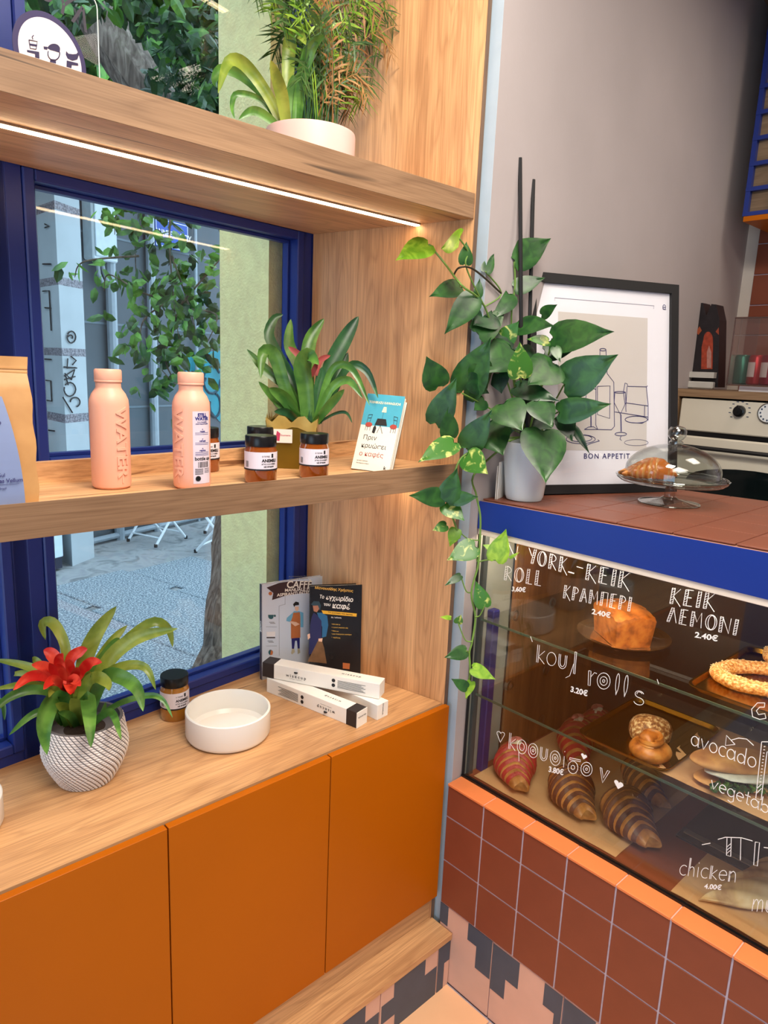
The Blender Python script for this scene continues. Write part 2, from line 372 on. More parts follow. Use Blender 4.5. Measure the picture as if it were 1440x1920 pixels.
window(S0, S1, .905, 1.475)                                     # bottom, down to the worktop
window(S0, S1 + .02, 2.235, 2.95)                               # top
window(-.70, -.002, zb_m - .022, zt_m + .004); window(-.70, -.002, .905, 1.475); window(-.70, -.002, 2.235, 2.95)
mu = MB(); mu.box(-.02, .03, .012, .085, .0, 3.3)
mu.cbox(.002, .0305, 0.0, .02, .86, 3.0, .001); trim = struct(mu.build('trim_1', BLUE)); trim.matrix_world = WM
fr = MB(); fr.box(S1 + .036, S1 + .09, 0.0, .09, .86, 3.2); fr.box(-3.3, S1 + .09, .0, .09, 0, .87); fr.box(-3.3, S1 + .09, 0.01, .09, 2.95 + .035, 3.3); fr.box(-3.3, -.735, 0.01, .09, .87, 3.0)
wf = struct(fr.build('wall_front', BLUE)); wf.matrix_world = WM
scr = MB()
for (s, z) in ((.012, 1.13),): scr.lathe([(.0035, 0), (.003, .001)], 10, M=Matrix.Translation((s - .02, -.001, z)) @ Matrix.Rotation(math.pi / 2, 4, 'X'))
scr.build('screw', BLACKM, trim)
# green stucco return wall outside, to the right of the window
gs = MB(); e0 = WO + WW * (S1 + .035) + WN * .09; far = onp(412, 500, WO + WW * .79, WW)
gp = WM.inverted() @ far
gs.box(gp.x, gp.x + .9, .095, gp.y, -.1, 3.6); gwall = struct(gs.build('wall_green', STUCCO)); gwall.matrix_world = WM
# ================================================================ OUTSIDE
gb = MB(); gb.box(-8, 14, 1.75, 14, -.2, -.02)
PAVE = speckle('street_asphalt', [(84, 96, 108), (128, 142, 150), (206, 212, 214)], 80, .75, .3, pos=(.38, .5, .66))
CONC = speckle('street_concrete', [(112, 116, 118), (158, 160, 160), (140, 142, 146)], 5, .8, .1, pos=(.3, .5, .7), dist=1.5)
ground = struct(gb.build('ground', CONC))
pv = MB(); pv.cbox(.006, .694, .006, .694, -.02, 0, .006); pme = None
for i in range(-2, 5):
    for j in range(0, 5):
        q = WM @ V((i * .7 - .3, .35 + j * .7, 0)); q.z = R.uniform(-.003, .002)
        if pme is None: o = pv.build('paving_slab', PAVE, ground); pme = o.data; o.location = q; o.rotation_euler = (0, 0, math.atan2(WW.y, WW.x) + .12)
        else: inst('paving_slab', pme, ground, q, (0, 0, math.atan2(WW.y, WW.x) + .12))
FW0 = V((1.2, 6.42, 0)); FWd = V((.95, .31, 0)).normalized(); FWn = V((FWd.y, -FWd.x, 0))
FM = Matrix((FWd, V((-FWd.y, FWd.x, 0)), V((0, 0, 1)))).transposed().to_4x4(); FM.translation = FW0
fm = MB(); fm.box(-6, 9, .0, .3, -.1, 6)
FACADE = mat('street_facade', (88, 95, 101), .85, var=.10, scale=1.6, bump=.1, bscale=30)
fac = struct(fm.build('wall_street', FACADE)); fac.matrix_world = FM
fp = lambda u, v, off=0: FM.inverted() @ onp(u, v, FW0 - V((-FWd.y, FWd.x, 0)) * off, FWn)
pl = MB()
for (u, r) in ((202, .05), (277, .045), (360, .02)): q = fp(u, 600); pl.tube([(q.x, -.06, -.1), (q.x, -.06, 5.5)], r, 10)
pl.tube([(fp(135, 1045).x, -.07, .03), (fp(400, 975).x + 2, -.07, .05)], .03, 8)
pl.build('drain_pipe', mat('grey_pipe', (150, 160, 168), .5), fac)
rc = MB()
for z in (1.3, 2.1, 2.9, 3.7): rc.box(0.2, 8, -.006, .0, z, z + .02)
rc.build('wall_joint', mat('joint_grey', (110, 122, 130), .9), fac)  # wall joints in one even grey
# banded pillar: four stones each its own piece
a0 = FM @ fp(76, 600); a1 = dp(113, 600, 5.75); a2 = dp(158, 600, 6.05); a0 = dp(50, 600, 6.3)
STONE = mat('pillar_stone', (176, 184, 188), .8, var=.08, scale=3); BAND = speckle('pillar_band', [(96, 92, 100), (150, 146, 152)], 60, .7, .2, pos=(.4, .6))
pil = struct(thing('trim_2', None, None, kind='structure'))
a1.z = a2.z = a0.z = 0; back = a0 + (a2 - a1)
zb = [(-.1, dp(113, 797, 5.75).z), (dp(113, 780, 5.75).z, dp(113, 667, 5.75).z), (dp(113, 652, 5.75).z, dp(113, 535, 5.75).z), (dp(113, 520, 5.75).z, dp(113, 400, 5.75).z), (dp(113, 385, 5.75).z, dp(113, 300, 5.75).z)]
for (z0, z1) in zb:
    q = MB(); q.poly([V((p.x, p.y, z0)) for p in (a0, a1, a2, back)], z1 - z0, (0, 0, 1)); q.build('pillar_block', STONE, pil)
for i in range(4):
    q = MB(); q.poly([V((p.x, p.y, zb[i][1])) for p in (a0, a1, a2, back)], zb[i + 1][0] - zb[i][1], (0, 0, 1)); q.build('pillar_band', BAND, pil)
gr = MB(); n12 = (a2 - a1).cross(V((0, 0, 1))).normalized(); 
if n12.dot(C0 - a1) < 0: n12.negate()
def graf(pts): gr.tube([onp(u, v, a1 + n12 * .012, n12) for u, v in pts], .006, 5)
def arc(cx, cy, rx, ry, t0, t1, n=12): return [(cx + rx * math.cos(math.radians(t0 + (t1 - t0) * i / n)), cy + ry * math.sin(math.radians(t0 + (t1 - t0) * i / n))) for i in range(n + 1)]
graf(arc(134, 632, 8, 11, 200, -150)); graf(arc(132, 632, 4, 4, 180, 400))
graf([(127, 672), (126, 690), (141, 689)]); graf([(120, 688), (144, 690)]); graf([(121, 705), (140, 693), (134, 712), (122, 700), (128, 722)]); graf([(141, 706), (121, 712)])
graf(arc(131, 730, 11, 13, 200, -140)); graf(arc(141, 754, 9, 9, 180, 430)); graf([(118, 745), (136, 774)]); graf([(133, 668), (143, 676), (136, 684)])
gr.build('graffiti', INK, pil)
gr2 = MB(); n01 = (a1 - a0).cross(V((0, 0, 1))).normalized()
if n01.dot(C0 - a1) < 0: n01.negate()
def graf2(pts): gr2.tube([onp(u, v, a1 + n01 * .012, n01) for u, v in pts], .006, 5)
for pts in ([(84, 420), (92, 424), (84, 427)], [(80, 495), (95, 495)], [(80, 546), (92, 545), (96, 620)], [(84, 577), (95, 578)], [(82, 673), (96, 674)], [(86, 713), (95, 714), (97, 752), (86, 750)], [(86, 806), (102, 808)]): graf2(pts)
gr2.build('graffiti', INK, pil)
# electricity box, street sign, utility cabinet, mural
q = fp(196, 425, .14); eb = thing('meter_box', 'grey wall-mounted electricity box beside the banded pillar outside', 'box', FM @ V((q.x, -.146, q.z)), math.atan2(FWd.y, FWd.x))
mb = MB(); mb.cbox(-.14, .14, 0, .14, -.30, .30, .012); mb.build('body', mat('box_plastic', (205, 214, 218), .4), eb)
mb = MB(); mb.cbox(-.12, .12, -.012, 0, -.27, .27, .008); mb.build('door', mat('box_door', (196, 208, 214), .35), eb)
mb = MB(); mb.tube([(-.05, .06, -.30), (-.04, .06, -.42), (.03, .07, -.52)], .018, 8); mb.tube([(.0, .06, -.30), (.02, .06, -.40), (.08, .07, -.50)], .018, 8); mb.build('cable', mat('cable_grey', (140, 150, 156), .5), eb)
q0 = fp(290, 440, .05); q1 = fp(352, 440, .05); sg = thing('street_sign', 'blue enamel street name sign with white lettering behind the hanging leaves', 'sign', FM @ V(((q0.x + q1.x) / 2, -.05, fp(322, 441, .05).z)), math.atan2(FWd.y, FWd.x))
sw = q1.x - q0.x; mb = MB(); mb.cbox(-sw / 2, sw / 2, -.01, .0, -.14, .14, .003); mb.build('plate', mat('sign_blue', (28, 72, 160), .3), sg)
mb = MB(); TS = Mx((0, -.0105, 0), (1, 0, 0), z=(0, -1, 0)); text(mb, 'ΠΕΖΑΝΟΥ', .075, TS @ Matrix.Translation((.09, .0, 0)), bold=.001); text(mb, 'ΓΙΑΝΝΗ', .075, TS @ Matrix.Translation((-.16, .0, 0)), bold=.001)
for s in (-1, 1): mb.box(-sw / 2 + .012, sw / 2 - .012, -.011, -.0102, s * .125 - .003, s * .125 + .003); mb.box(s * (sw / 2 - .012) - .003, s * (sw / 2 - .012) + .003, -.011, -.0102, -.125, .125)
mb.build('lettering', WHITEP, sg)
c0 = Zp(132, 1067, 0); uc = thing('utility_cabinet', 'white utility cabinet on dark plinth at the foot of the street pillar', 'cabinet', (c0.x - .28, c0.y - .02, 0), .35)
mb = MB(); mb.cbox(-.33, .27, 0, .25, .10, .85, .006); mb.box(-.03, -.026, -.002, 0, .12, .83); mb.build('body', mat('cabinet_white', (214, 230, 240), .5), uc); mb = MB(); mb.box(-.32, .26, .01, .24, 0, .10); mb.build('plinth', mat('plinth_dark', (40, 44, 62), .6), uc)
mb = MB(); mb.lathe([(.012, 0), (.010, .01)], 10, M=Matrix.Translation((-.29, -.002, .55)) @ Matrix.Rotation(math.pi / 2, 4, 'X')); mb.build('lock', BLACKM, uc)
mw = MB(); qa = fp(344, 665, .02); pts = [(344, 668), (360, 662), (440, 655), (440, 800), (412, 790), (396, 768), (372, 742), (350, 700)]
mw.k = 0; mw.poly([V((fp(u, v, .02).x, -.006, fp(u, v, .02).z)) for u, v in pts], .004, (0, -1, 0), 0)
for pts in (arc(398, 712, 16, 26, 0, 330), arc(378, 700, 10, 18, 30, 300), arc(404, 760, 10, 22, -90, 200)): mw.tube([(fp(u, v, .02).x, -.014, fp(u, v, .02).z) for u, v in pts], .015, 5, k=1)
o = mw.build('mural', [mat('teal_spray', (38, 132, 146), .7, var=.25, scale=4), mat('mural_dark', (30, 70, 84), .8)], fac)  # teal patch with darker curves drawn over it
# folding chairs outside (white steel)
CW = mat('white_steel', (226, 232, 236), .4, var=.02)
def folding_chair(loc, rz, label):
    r = thing('folding_chair', label, 'chair', loc, rz, 'white folding chairs outside')
    for s in (-1, 1):
        m = MB(); m.tube([(s * .19, -.21, .012), (s * .19, .17, .46)], .013, 8); m.build('leg', CW, r)
        m = MB(); m.tube([(s * .165, .22, .012), (s * .165, -.17, .46)], .013, 8); m.build('leg', CW, r)
        m = MB(); m.tube([(s * .19, .17, .46), (s * .19, .27, .80)], .012, 8); m.build('back_post', CW, r)
    m = MB(); m.tube([(-.19, -.155, .08), (.19, -.155, .08)], .009, 6); m.tube([(-.165, .16, .08), (.165, .16, .08)], .009, 6); m.build('stretcher', CW, r)
    for i in range(5): m = MB(); m.cbox(-.2, .2, -.18 + i * .075, -.12 + i * .075, .46, .475, .003); m.build('seat_slat', CW, r)
    for z in (.66, .74): m = MB(); m.cbox(-.19, .19, .225 + (z - .66) * .3, .24 + (z - .66) * .3, z, z + .05, .003); m.build('back_slat', CW, r)
    m = MB()
    for p in ((-.19, -.21), (.19, -.21), (-.165, .22), (.165, .22)): m.lathe([(.017, 0), (.017, .03)], 8, M=Matrix.Translation((p[0], p[1], 0)))
    m.build('rubber_foot', BLACKM, r); return r
pA, pB = Zp(262, 1023, 0), Zp(332, 1021, 0)
folding_chair(((pA.x + pB.x) / 2 + .08, (pA.y + pB.y) / 2 + .18, 0), -1.25, 'white folding chair outside, left one under the hanging leaves')
pC = Zp(378, 1030, 0); folding_chair((pC.x + .15, pC.y - .18, 0), .55, 'white folding chair outside, partly behind the tree trunk')
pD = Zp(352, 995, 0); folding_chair((pD.x + .35, pD.y - .30, 0), 1.9, 'white folding chair outside, farthest one by the street wall')
# bench with grey green slats just outside the glass
bn = thing('bench', 'low bench of grey green slats outside below the window', 'bench', (WM @ V((.58, .17, 0))), math.atan2(WW.y, WW.x))
SL = mat('slat_green', (150, 172, 166), .5)
for i in range(5): m = MB(); m.cbox(-.38 + .0, .2, .0 + i * .085, .07 + i * .085, .60, .62, .003, M=Matrix.Rotation(.0, 4, 'Z')); m.build('slat', SL, bn)
for x in (-.3, .12): m = MB(); m.box(x, x + .04, 0.02, .38, 0, .60); m.build('leg', SL, bn)
# street tree: leaning trunk, canopy, hanging branches
BARK = speckle('bark', [(58, 48, 42), (104, 90, 80), (140, 126, 114)], 9, .95, .8, pos=(.3, .5, .7), aniso=(4, 4, .8), dist=.8)
tb = Zp(418, 1256, 0); tr = thing('street_tree', 'tree with rough leaning trunk and hanging green leaves outside the window', 'tree', tb)
m = MB(); TP = [(418, 1262, 3.75), (442, 1150, 3.9), (455, 1000, 4.0), (470, 800, 4.1), (486, 620, 4.15), (470, 450, 4.1), (392, 330, 4.0), (300, 205, 3.95), (195, 50, 3.9), (90, -110, 3.8)]
pts = [dp(*p) for p in TP]; pts[0] = V((pts[0].x, pts[0].y, -.05)); pts = spline(pts, 40); rad = [(.205 if i < 3 else .165) - .0012 * i + .008 * math.sin(i * 1.7) for i in range(41)]
b0 = len(m.v); m.tube(pts, rad, 26)
m.v = [tuple(V(v) + (V(v) - pts[min(40, (i // 26))]) * (.045 * math.sin((i % 26) * 2.4 + (i // 26) * .22)) if i < 41 * 26 else v) for i, v in enumerate(m.v)]
m.v = [tuple(V(v) - tb) for v in m.v]; m.build('trunk', BARK, tr, smooth=True)
LG = leafmat('tree_leaf', (46, 92, 34), (104, 160, 56), 9, .45, .1); LD = leafmat('tree_leaf_dark', (26, 56, 30), (52, 92, 44), 9, .45, .1)
def leafcard(mb, p, L, W, k):
    a = V((R.gauss(0, 1), R.gauss(0, 1), R.gauss(-.9, .6))).normalized(); nn = (C0 - p).normalized() + V((R.gauss(0, .6), R.gauss(0, .6), R.gauss(0, .6))); s = a.cross(nn).normalized(); n = s.cross(a)
    vs = [p, p + a * L * .3 + s * W, p + a * L * .3 - s * W, p + a * L * .7 + s * W * .85, p + a * L * .7 - s * W * .85, p + a * L, p + a * L * .35 + n * W * -.3, p + a * L * .7 + n * W * -.3]
    mb.add(vs, [(0, 6, 1), (0, 2, 6), (1, 6, 7, 3), (6, 2, 4, 7), (3, 7, 5), (7, 4, 5)], k)
m = MB(); br = MB()
def branch(pts, n, spread, L=.075, dens=None, k=None):
    P = spline([dp(*p) for p in pts], 24); br.tube([q - tb for q in P], [.006 - .00018 * i for i in range(25)], 5)
    for i in range(n):
        q = P[R.randrange(3, 25)] + V((R.gauss(0, spread), R.gauss(0, spread), R.gauss(0, spread))); leafcard(m, q - tb, L * R.uniform(.7, 1.25), L * .26, R.choice((0, 0, 1)) if k is None else k)
branch([(330, 300, 3.4), (318, 430, 3.3), (322, 520, 3.3), (330, 600, 3.25), (345, 680, 3.2)], 150, .10)
branch([(322, 480, 3.3), (350, 560, 3.3), (372, 640, 3.2)], 90, .10)
branch([(322, 560, 3.3), (270, 600, 3.2), (262, 650, 3.2)], 45, .07)
branch([(330, 590, 3.3), (310, 670, 3.2), (330, 720, 3.2), (300, 690, 3.1)], 40, .06)
branch([(322, 560, 3.3), (270, 550, 3.2), (205, 515, 3.2), (195, 545, 3.2)], 26, .05, k=0)
branch([(300, 400, 3.4), (225, 395, 3.3), (215, 440, 3.3)], 40, .06, k=0)
branch([(260, 480, 3.3), (160, 490, 3.1), (140, 520, 3.1)], 10, .03, k=0)
branch([(340, 570, 3.3), (400, 500, 3.2), (430, 470, 3.2)], 32, .05, k=0)
branch([(345, 580, 3.3), (405, 590, 3.2), (390, 640, 3.2)], 10, .04, k=1)
branch([(320, 390, 3.4), (260, 430, 3.4), (255, 520, 3.3)], 24, .06)
for i in range(1500):
    u = R.uniform(190, 440); v = R.uniform(-90, 215); d = R.uniform(2.8, 3.6) if R.random() < .75 else R.uniform(4.2, 6)
    if R.random() < .35 + .65 * (u - 160) / 250 and v < 60 + (u - 190) * .75 and (u > 205 + v * .95 or v < -20): leafcard(m, dp(u, v, d) - tb, .09 * R.uniform(.6, 1.2), .024, R.choice((0, 1, 1)))
for i in range(260): leafcard(m, dp(R.uniform(20, 330), R.uniform(-120, 20), R.uniform(2.6, 3.2)) - tb, .09, .024, R.choice((0, 1)))
for i in range(160): leafcard(m, dp(R.uniform(270, 420), R.uniform(120, 240), R.uniform(3.0, 3.8)) - tb, .10, .03, 1)
stuff(m.build('foliage', [LG, LD], tr)); br.build('branch', BARK, tr)
# dark foliage mass farther away behind
bk = MB()
for i in range(3200): leafcard(bk, dp(R.uniform(-100, 460), R.uniform(-250, 215), R.uniform(4.7, 5.4)), .22, .06, R.choice((0, 1, 1)))
o = stuff(bk.build('hedge_foliage', [LG, LD])); tag(o, 'dark leafy canopy filling the view through the upper window', 'foliage')
# ================================================================ SHELVING
PD = V((-.2042, .979, 0)).normalized(); PN = V((-PD.y, PD.x, 0)) * -1      # panel runs back along PD; outer side +PN
p0 = V((1.392, 1.198, 0)); pn = thing('side_panel', 'tall oak end panel closing the shelving on the right', 'panel', p0)
PO = V((PD.y, -PD.x, 0))
m = MB(); L_ = .52; m.poly([V((0, 0, 0)), PD * L_, PD * L_ + PO * .018, PO * .018], 3.1, (0, 0, 1)); m.v = [(a, b_, c + .15) for a, b_, c in m.v]; m.build('board', W_Z, pn)
m = MB(); m.poly([V((0, -.0012, 0)), V((0, 0, 0)), PO * .018, PO * .018 + V((0, -.0012, 0))], 3.1, (0, 0, 1)); m.v = [(a, b_, c + .15) for a, b_, c in m.v]; m.build('front_edging', wood('edge_z', 'z', (134, 104, 78), (106, 80, 60), off=3), pn)
def shelf(z0, z1, label, name='wall_shelf', ledy=1.355, upstand=False):
    r = thing(name, label, 'shelf', (0, 1.2, z0)); h = z1 - z0
    def pol(y0, za, zb, off0=0.0):
        xl = -1.0
        def wy(x): return (1.612 + (x - .42) * .1137) - 1.2 - .004
        xr0 = 1.392 - .2086 * (y0) - .001; yr = .462; xr1 = 1.392 - .2086 * yr
        return [V((xl, y0, za)), V((xr0, y0, za)), V((1.392 - .2086 * wy(1.29) - .001, wy(1.29) - .003, za)), V((xl, wy(xl), za))], zb - za
    p, t_ = pol(.0012, 0, h); m = MB(); m.poly(p, t_, (0, 0, 1)); m.build('board', W_X, r)
    m = MB(); m.cbox(-1.0, 1.391, -.0005, .0011, 0, h + (.008 if z1 < 1.6 else 0), .0004); m.build('front_edging', W_E, r)
    if ledy:
        y = ledy - 1.2; m = MB(); m.box(-1.0, 1.355, y - .010, y + .008, -.004, .0005); m.build('led_channel', STEEL, r)
        m = MB(); m.box(-1.0, 1.353, y - .0085, y + .0065, -.0062, -.0035); m.build('led_strip', LED, r)
    if upstand:
        m = MB(); yb = .175 if False else .20
        def wy(x): return (1.612 + (x - .42) * .1137) - 1.2
        m.poly([V((-1.0, wy(-1) - .03, h)), V((1.31, wy(1.31) - .03, h)), V((1.31, wy(1.31) - .004, h)), V((-1, wy(-1) - .004, h))], 1.600 - 1.559 - .004, (0, 0, 1)) if False else None
    return r
shelf(2.163, 2.221, 'upper oak shelf holding the potted palm, with light strip beneath')
sl = shelf(1.4985, 1.551, 'middle oak shelf holding the pink bottles and honey jars')
shelf(2.86, 2.92, 'topmost oak shelf above the palm, only its light showing')
us = MB()
yu = lambda x: 1.424 + (x - .43) * .10
us.poly([V((-1.0, yu(-1), 1.559)), V((1.322, yu(1.322), 1.559)), V((1.322 - .004, yu(1.322) + .018, 1.559)), V((-1, yu(-1) + .018, 1.559))], .032, (0, 0, 1))
us.v = [(x, y, z - .008 if z < 1.57 else z) for x, y, z in us.v]
tag(us.build('shelf_upstand', W_X), 'low oak batten standing along the back of the middle shelf', 'batten')
# base cabinet
wt = thing('worktop', 'long oak worktop over the orange cabinets below the window', 'worktop', (0, 1.2, .862))
m = MB()
def wy(x): return (1.612 + (x - .42) * .1137) - 1.2
m.poly([V((-1.0, .004, 0)), V((1.389, .004, 0)), V((1.392 - .2086 * wy(1.29), wy(1.29) - .001, 0)), V((-1, wy(-1) - .001, 0))], .018, (0, 0, 1)); m.build('board', W_T, wt)
m = MB(); m.box(-1.0, 1.389, .0025, .0040, .0, .018); m.build('front_edging', wood('wt_edge', 'x', (214, 178, 134), (190, 150, 108), off=8, cracks=False), wt)
seams = [-.694, -.277, .141, .558, .975, 1.3995]
DOORL = ['orange cabinet unit out of view at far left', 'orange cabinet unit at the left end of the row', 'second orange cabinet unit, below the bromeliad pot', 'orange cabinet unit at the left, below the flowering plant', 'orange cabinet unit in the middle, below the white bowl', 'orange cabinet unit at the right end beside the display counter']
for i in range(1, len(seams)):
    x0, x1 = seams[i - 1], seams[i]; c = thing('base_cabinet', DOORL[i], 'cabinet', (x0, 1.2, .262), 0, 'orange base cabinets')
    m = MB(); wd = min(x1, 1.386) - x0; bx = MB(); t = .016
    dpt = min(.36, (1.612 + (x0 - .42) * .1137) - 1.2 - .02); wd = min(x1, 1.318) - x0
    for a in ((0, t, 0, .36), (wd - t, wd, 0, .36)): m.box(a[0], a[1], .004, dpt, 0, .598)
    m.box(t, wd - t, .004, dpt, 0, t); m.box(t, wd - t, dpt - .015, dpt, t, .598); m.build('carcass', W_D, c)
    m = MB(); m.cbox(.0015, x1 - x0 - .0015, -.0175, .0005, .0, .614, .0008); m.build('door', ORANGE, c)
lg = thing('plinth_ledge', 'low oak ledge running below the orange cabinets', 'ledge', (0, 1.116, .158))
m = MB(); m.cbox(-1.0, 1.3995, 0, .25, 0, .020, .001); m.build('board', W_T, lg)
m = MB(); m.box(-1.0, 1.398, .088, .106, .020, .103); m.build('kick_board', W_X, lg)
# plinth wall with patterned tiles
pw = MB(); pw.box(-1.0, 1.401, 1.126, 1.30, 0, .157); plinth = struct(pw.build('baseboard_front', GROUT))
def ptile(parent, M, w, h, shapes):
    m = MB(); m.cbox(.0015, w - .0015, -.005, 0, 0.001, h - .001, .001, M=M); t = m.build('tile', PINKT, parent)
    for s in shapes: m = MB(); m.poly([M @ V((x * w, -.0052, z * h)) for x, z in s], .0005, M.to_3x3() @ V((0, -1, 0))); m.build('printed_pattern', DARKT, t)
stepA = [[(.0, .0), (.62, .0), (.62, .55), (.40, .55), (.40, 1.0), (.0, 1.0)][::-1]]
shp1 = [[(.02, 0.3), (.25, 0.3), (.25, .0), (.98, 0), (.98, .62), (.76, .62), (.76, .99), (.22, .99), (.22, .68), (.02, .68)]]
for i, x in enumerate((1.348, 1.12, .892, .664, .436)):
    w_ = .228 if i else .052
    ptile(plinth, Matrix.Translation((x, 1.126, 0)), w_, .157, shp1 if i else [[(.02, 0), (.55, 0), (.55, .55), (.98, .55), (.98, .99), (.02, .99)]])
# ================================================================ DISPLAY COUNTER
XT = 1.401; XG = 1.458; YW = 1.17
cb = thing('counter_base', 'tiled base of the pastry counter with terracotta squares', 'counter', (XT, YW, 0))
# pattern tile strip at the foot, with terracotta tiles above
m = MB(); m.box(.0003, .72, -2.19, -.002, .252, .634); m.box(.006, .72, -2.19, -.002, 0, .252); m.build('core', GROUT, cb)
RY = Matrix.Rotation(-math.pi / 2, 4, 'Z')
def stile(y0, wdt, shapes):
    M = Matrix.Translation((.006, y0, 0)) @ RY
    m = MB(); m.cbox(.0015, wdt - .0015, -.005, 0, .001, .250, .001, M=M); t = m.build('tile', PINKT, cb); t['label'] = 'pink tile with slate stepped print'
    for s in shapes: m = MB(); m.poly([M @ V((x * wdt, -.0052, z * .25)) for x, z in s], .0006, (-1, 0, 0)); m.build('printed_pattern', DARKT, t)
stile(0, .197, [[(.0, 1), (.0, .74), (.16, .74), (.16, 1)], [(.55, 1), (.55, .78), (.72, .78), (.72, .50), (.99, .50), (.99, 1)]])
sh2 = [[(.01, .99), (.01, .40), (.22, .40), (.22, .66), (.40, .66), (.40, .99)], [(.75, .99), (.75, .72), (.90, .72), (.90, .42), (.99, .42), (.99, .99)]]
for i in range(9): stile(-.197 - .228 * i, .228, sh2)
rows = [(.252, .394), (.394, .537), (.537, .637)]
tms = []
for (z0, z1) in rows:
    m = MB(); m.cbox(-.0018, .0008, -.1293, -.0022, .0022, z1 - z0 - .0022, .0010); o = m.build('tile', TERRA, cb); tms.append(o.data); o.location = (0, 0, z0)
    for i in range(1, 17): inst('tile', o.data, cb, (0, -.1315 * i, z0))
m = MB(); m.cbox(-.004, .060, -.1300, -.0015, 0, .008, .0015); o = m.build('ledge_tile', ORTILE, cb); o.location = (0, 0, .634)
for i in range(1, 17): inst('ledge_tile', o.data, cb, (0, -.1315 * i, .634))
m = MB(); m.box(-.001, .06, -2.3, 0, .634, .6395); m.build('grout_bed', mat('pink_grout', (226, 178, 160), .8), cb)
# display case on the base
dc = thing('display_case', 'glass pastry display with blue top band and handwritten prices', 'display', (XG, YW, .642))
DY = -2.2
m = MB(); m.box(0, .006, DY, -.003, .004, .7245); m.build('front_glass', GLASSD, dc)
m = MB(); m.box(-.004, .010, DY, -.001, -.0, .006); m.box(-.001, .0, -.010, -.001, .0, .73); m.build('black_seal', BLACK, dc)
m = MB(); m.box(.012, .030, -.016, -.001, .0, .735); m.build('corner_post', mat('grey_profile', (78, 86, 88), .35, metal=.5), dc)
m = MB(); m.cbox(.055, .085, -.030, -.006, .0, .50, .003); m.build('inner_post', mat('violet_blue', (44, 44, 110), .3), dc)
m = MB(); m.box(0.006, .66, DY, -.002, -.004, .004); m.build('case_floor', TERRA, dc)
m = MB(); m.box(.64, .655, DY, -.002, .0, .72); m.build('rear_wall', mat('dark_rear', (44, 34, 30), .4), dc)
m = MB(); m.box(.16, .64, -.020, -.012, .0, .72); m.build('side_board', W_D, dc)
m = MB(); m.box(.006, .16, -.006, -.001, .0, .73); m.build('side_lining', mat('grey_lining', (150, 152, 146), .5), dc)
for k_, z in enumerate((.482, .259)):
    m = MB(); m.box(.012, .44, DY, -.022, z, z + .006); m.build('glass_shelf', GLASSC, dc)
    m = MB(); m.box(.009, .0118, DY, -.022, z, z + .006); m.build('shelf_edge', GLASSE, dc)
    for x in (.17, .36):
        m = MB(); m.lathe([(.016, 0), (.016, .012), (.010, .012), (.010, 0)], 16, M=Matrix.Translation((x, -.012, z - .02)) @ Matrix.Rotation(math.pi / 2, 4, 'X'), close=False); m.build('shelf_support', STEEL, dc)
# blue fascia: top line follows the measured slight fall
m = MB(); zf = lambda y: .818 - (y / -2.2) * -.02
vs = []
for y in (-.0, DY):
    zt_ = .816 + (-y) * .022
    vs += [V((-.006, y, .741)), V((.0, y, .741)), V((.0, y, zt_)), V((-.006, y, zt_))]
m.add(vs, [(0, 3, 2, 1), (4, 5, 6, 7), (0, 4, 7, 3), (1, 2, 6, 5), (3, 7, 6, 2), (0, 1, 5, 4)]); m.build('blue_fascia', BLUE2, dc)
m = MB(); m.cbox(-.003, .006, DY, -.001, .725, .741, .001); m.build('light_rail', mat('rail_white', (235, 225, 210), .3, emit=(255, 232, 205), es=.0), dc)
m = MB(); m.box(.008, .020, DY, -.02, .7275, .7345); m.build('led_strip', LEDC, dc)
m = MB(); m.box(.0, .665, DY, -.001, .741, .812); m.build('top_board', BLACKM, dc)
# countertop tiles, falling with the fascia line
ctz = .822
gt = MB()
vs = []
for y in (-.0, DY):
    z = ctz - .004 + (-y) * .022 - .004
    vs += [V((.0, y, z - .004)), V((.665, y, z - .004)), V((.665, y, z + .002)), V((.0, y, z + .002))]
gt.add(vs, [(0, 3, 2, 1), (4, 5, 6, 7), (0, 4, 7, 3), (1, 2, 6, 5), (3, 7, 6, 2), (0, 1, 5, 4)]); gt.build('grout_bed', mat('top_grout', (176, 130, 112), .8), dc)
m = MB(); m.cbox(.0012, .1298, -.1298, -.0012, 0, .004, .001); ct_me = None
for i in range(5):
    for j in range(16):
        y = -.131 * j; loc = (.006 + i * .131, y, ctz - .0045 + (-y) * .022); rot = (math.atan(-.022), 0, 0)
        if ct_me is None: o = m.build('top_tile', TERRA2, dc); ct_me = o.data; o.location = loc; o.rotation_euler = rot
        else: inst('top_tile', ct_me, dc, loc, rot)
# floor papers
PAPER = speckle('baking_paper', [(196, 150, 106), (214, 170, 124)], 8, .7, .1, pos=(.3, .7))
def paper(x0, x1, y0, y1, z, label):
    m = MB(); n = 16; vs = []; fs = []
    for i in range(n + 1):
        for j in range(n + 1): vs.append(V((x0 + (x1 - x0) * i / n, y0 + (y1 - y0) * j / n, z + .0006 + .0012 * math.sin(i * 1.3 + j * .5) * math.cos(j * .9))))
    for i in range(n):
        for j in range(n): a = i * (n + 1) + j; fs.append((a, a + n + 1, a + n + 2, a + 1))
    m.add(vs, fs); return tag(m.build('baking_paper', PAPER), label, 'paper', 'baking paper sheets')
paper(1.476, 1.93, .69, 1.14, .648, 'brown baking paper under the striped croissants')
paper(1.470, 1.80, .15, .548, .648, 'brown baking paper under the folded flatbreads')
paper(1.49, 1.82, .20, .64, .9085, 'brown baking paper under the filled sandwich')
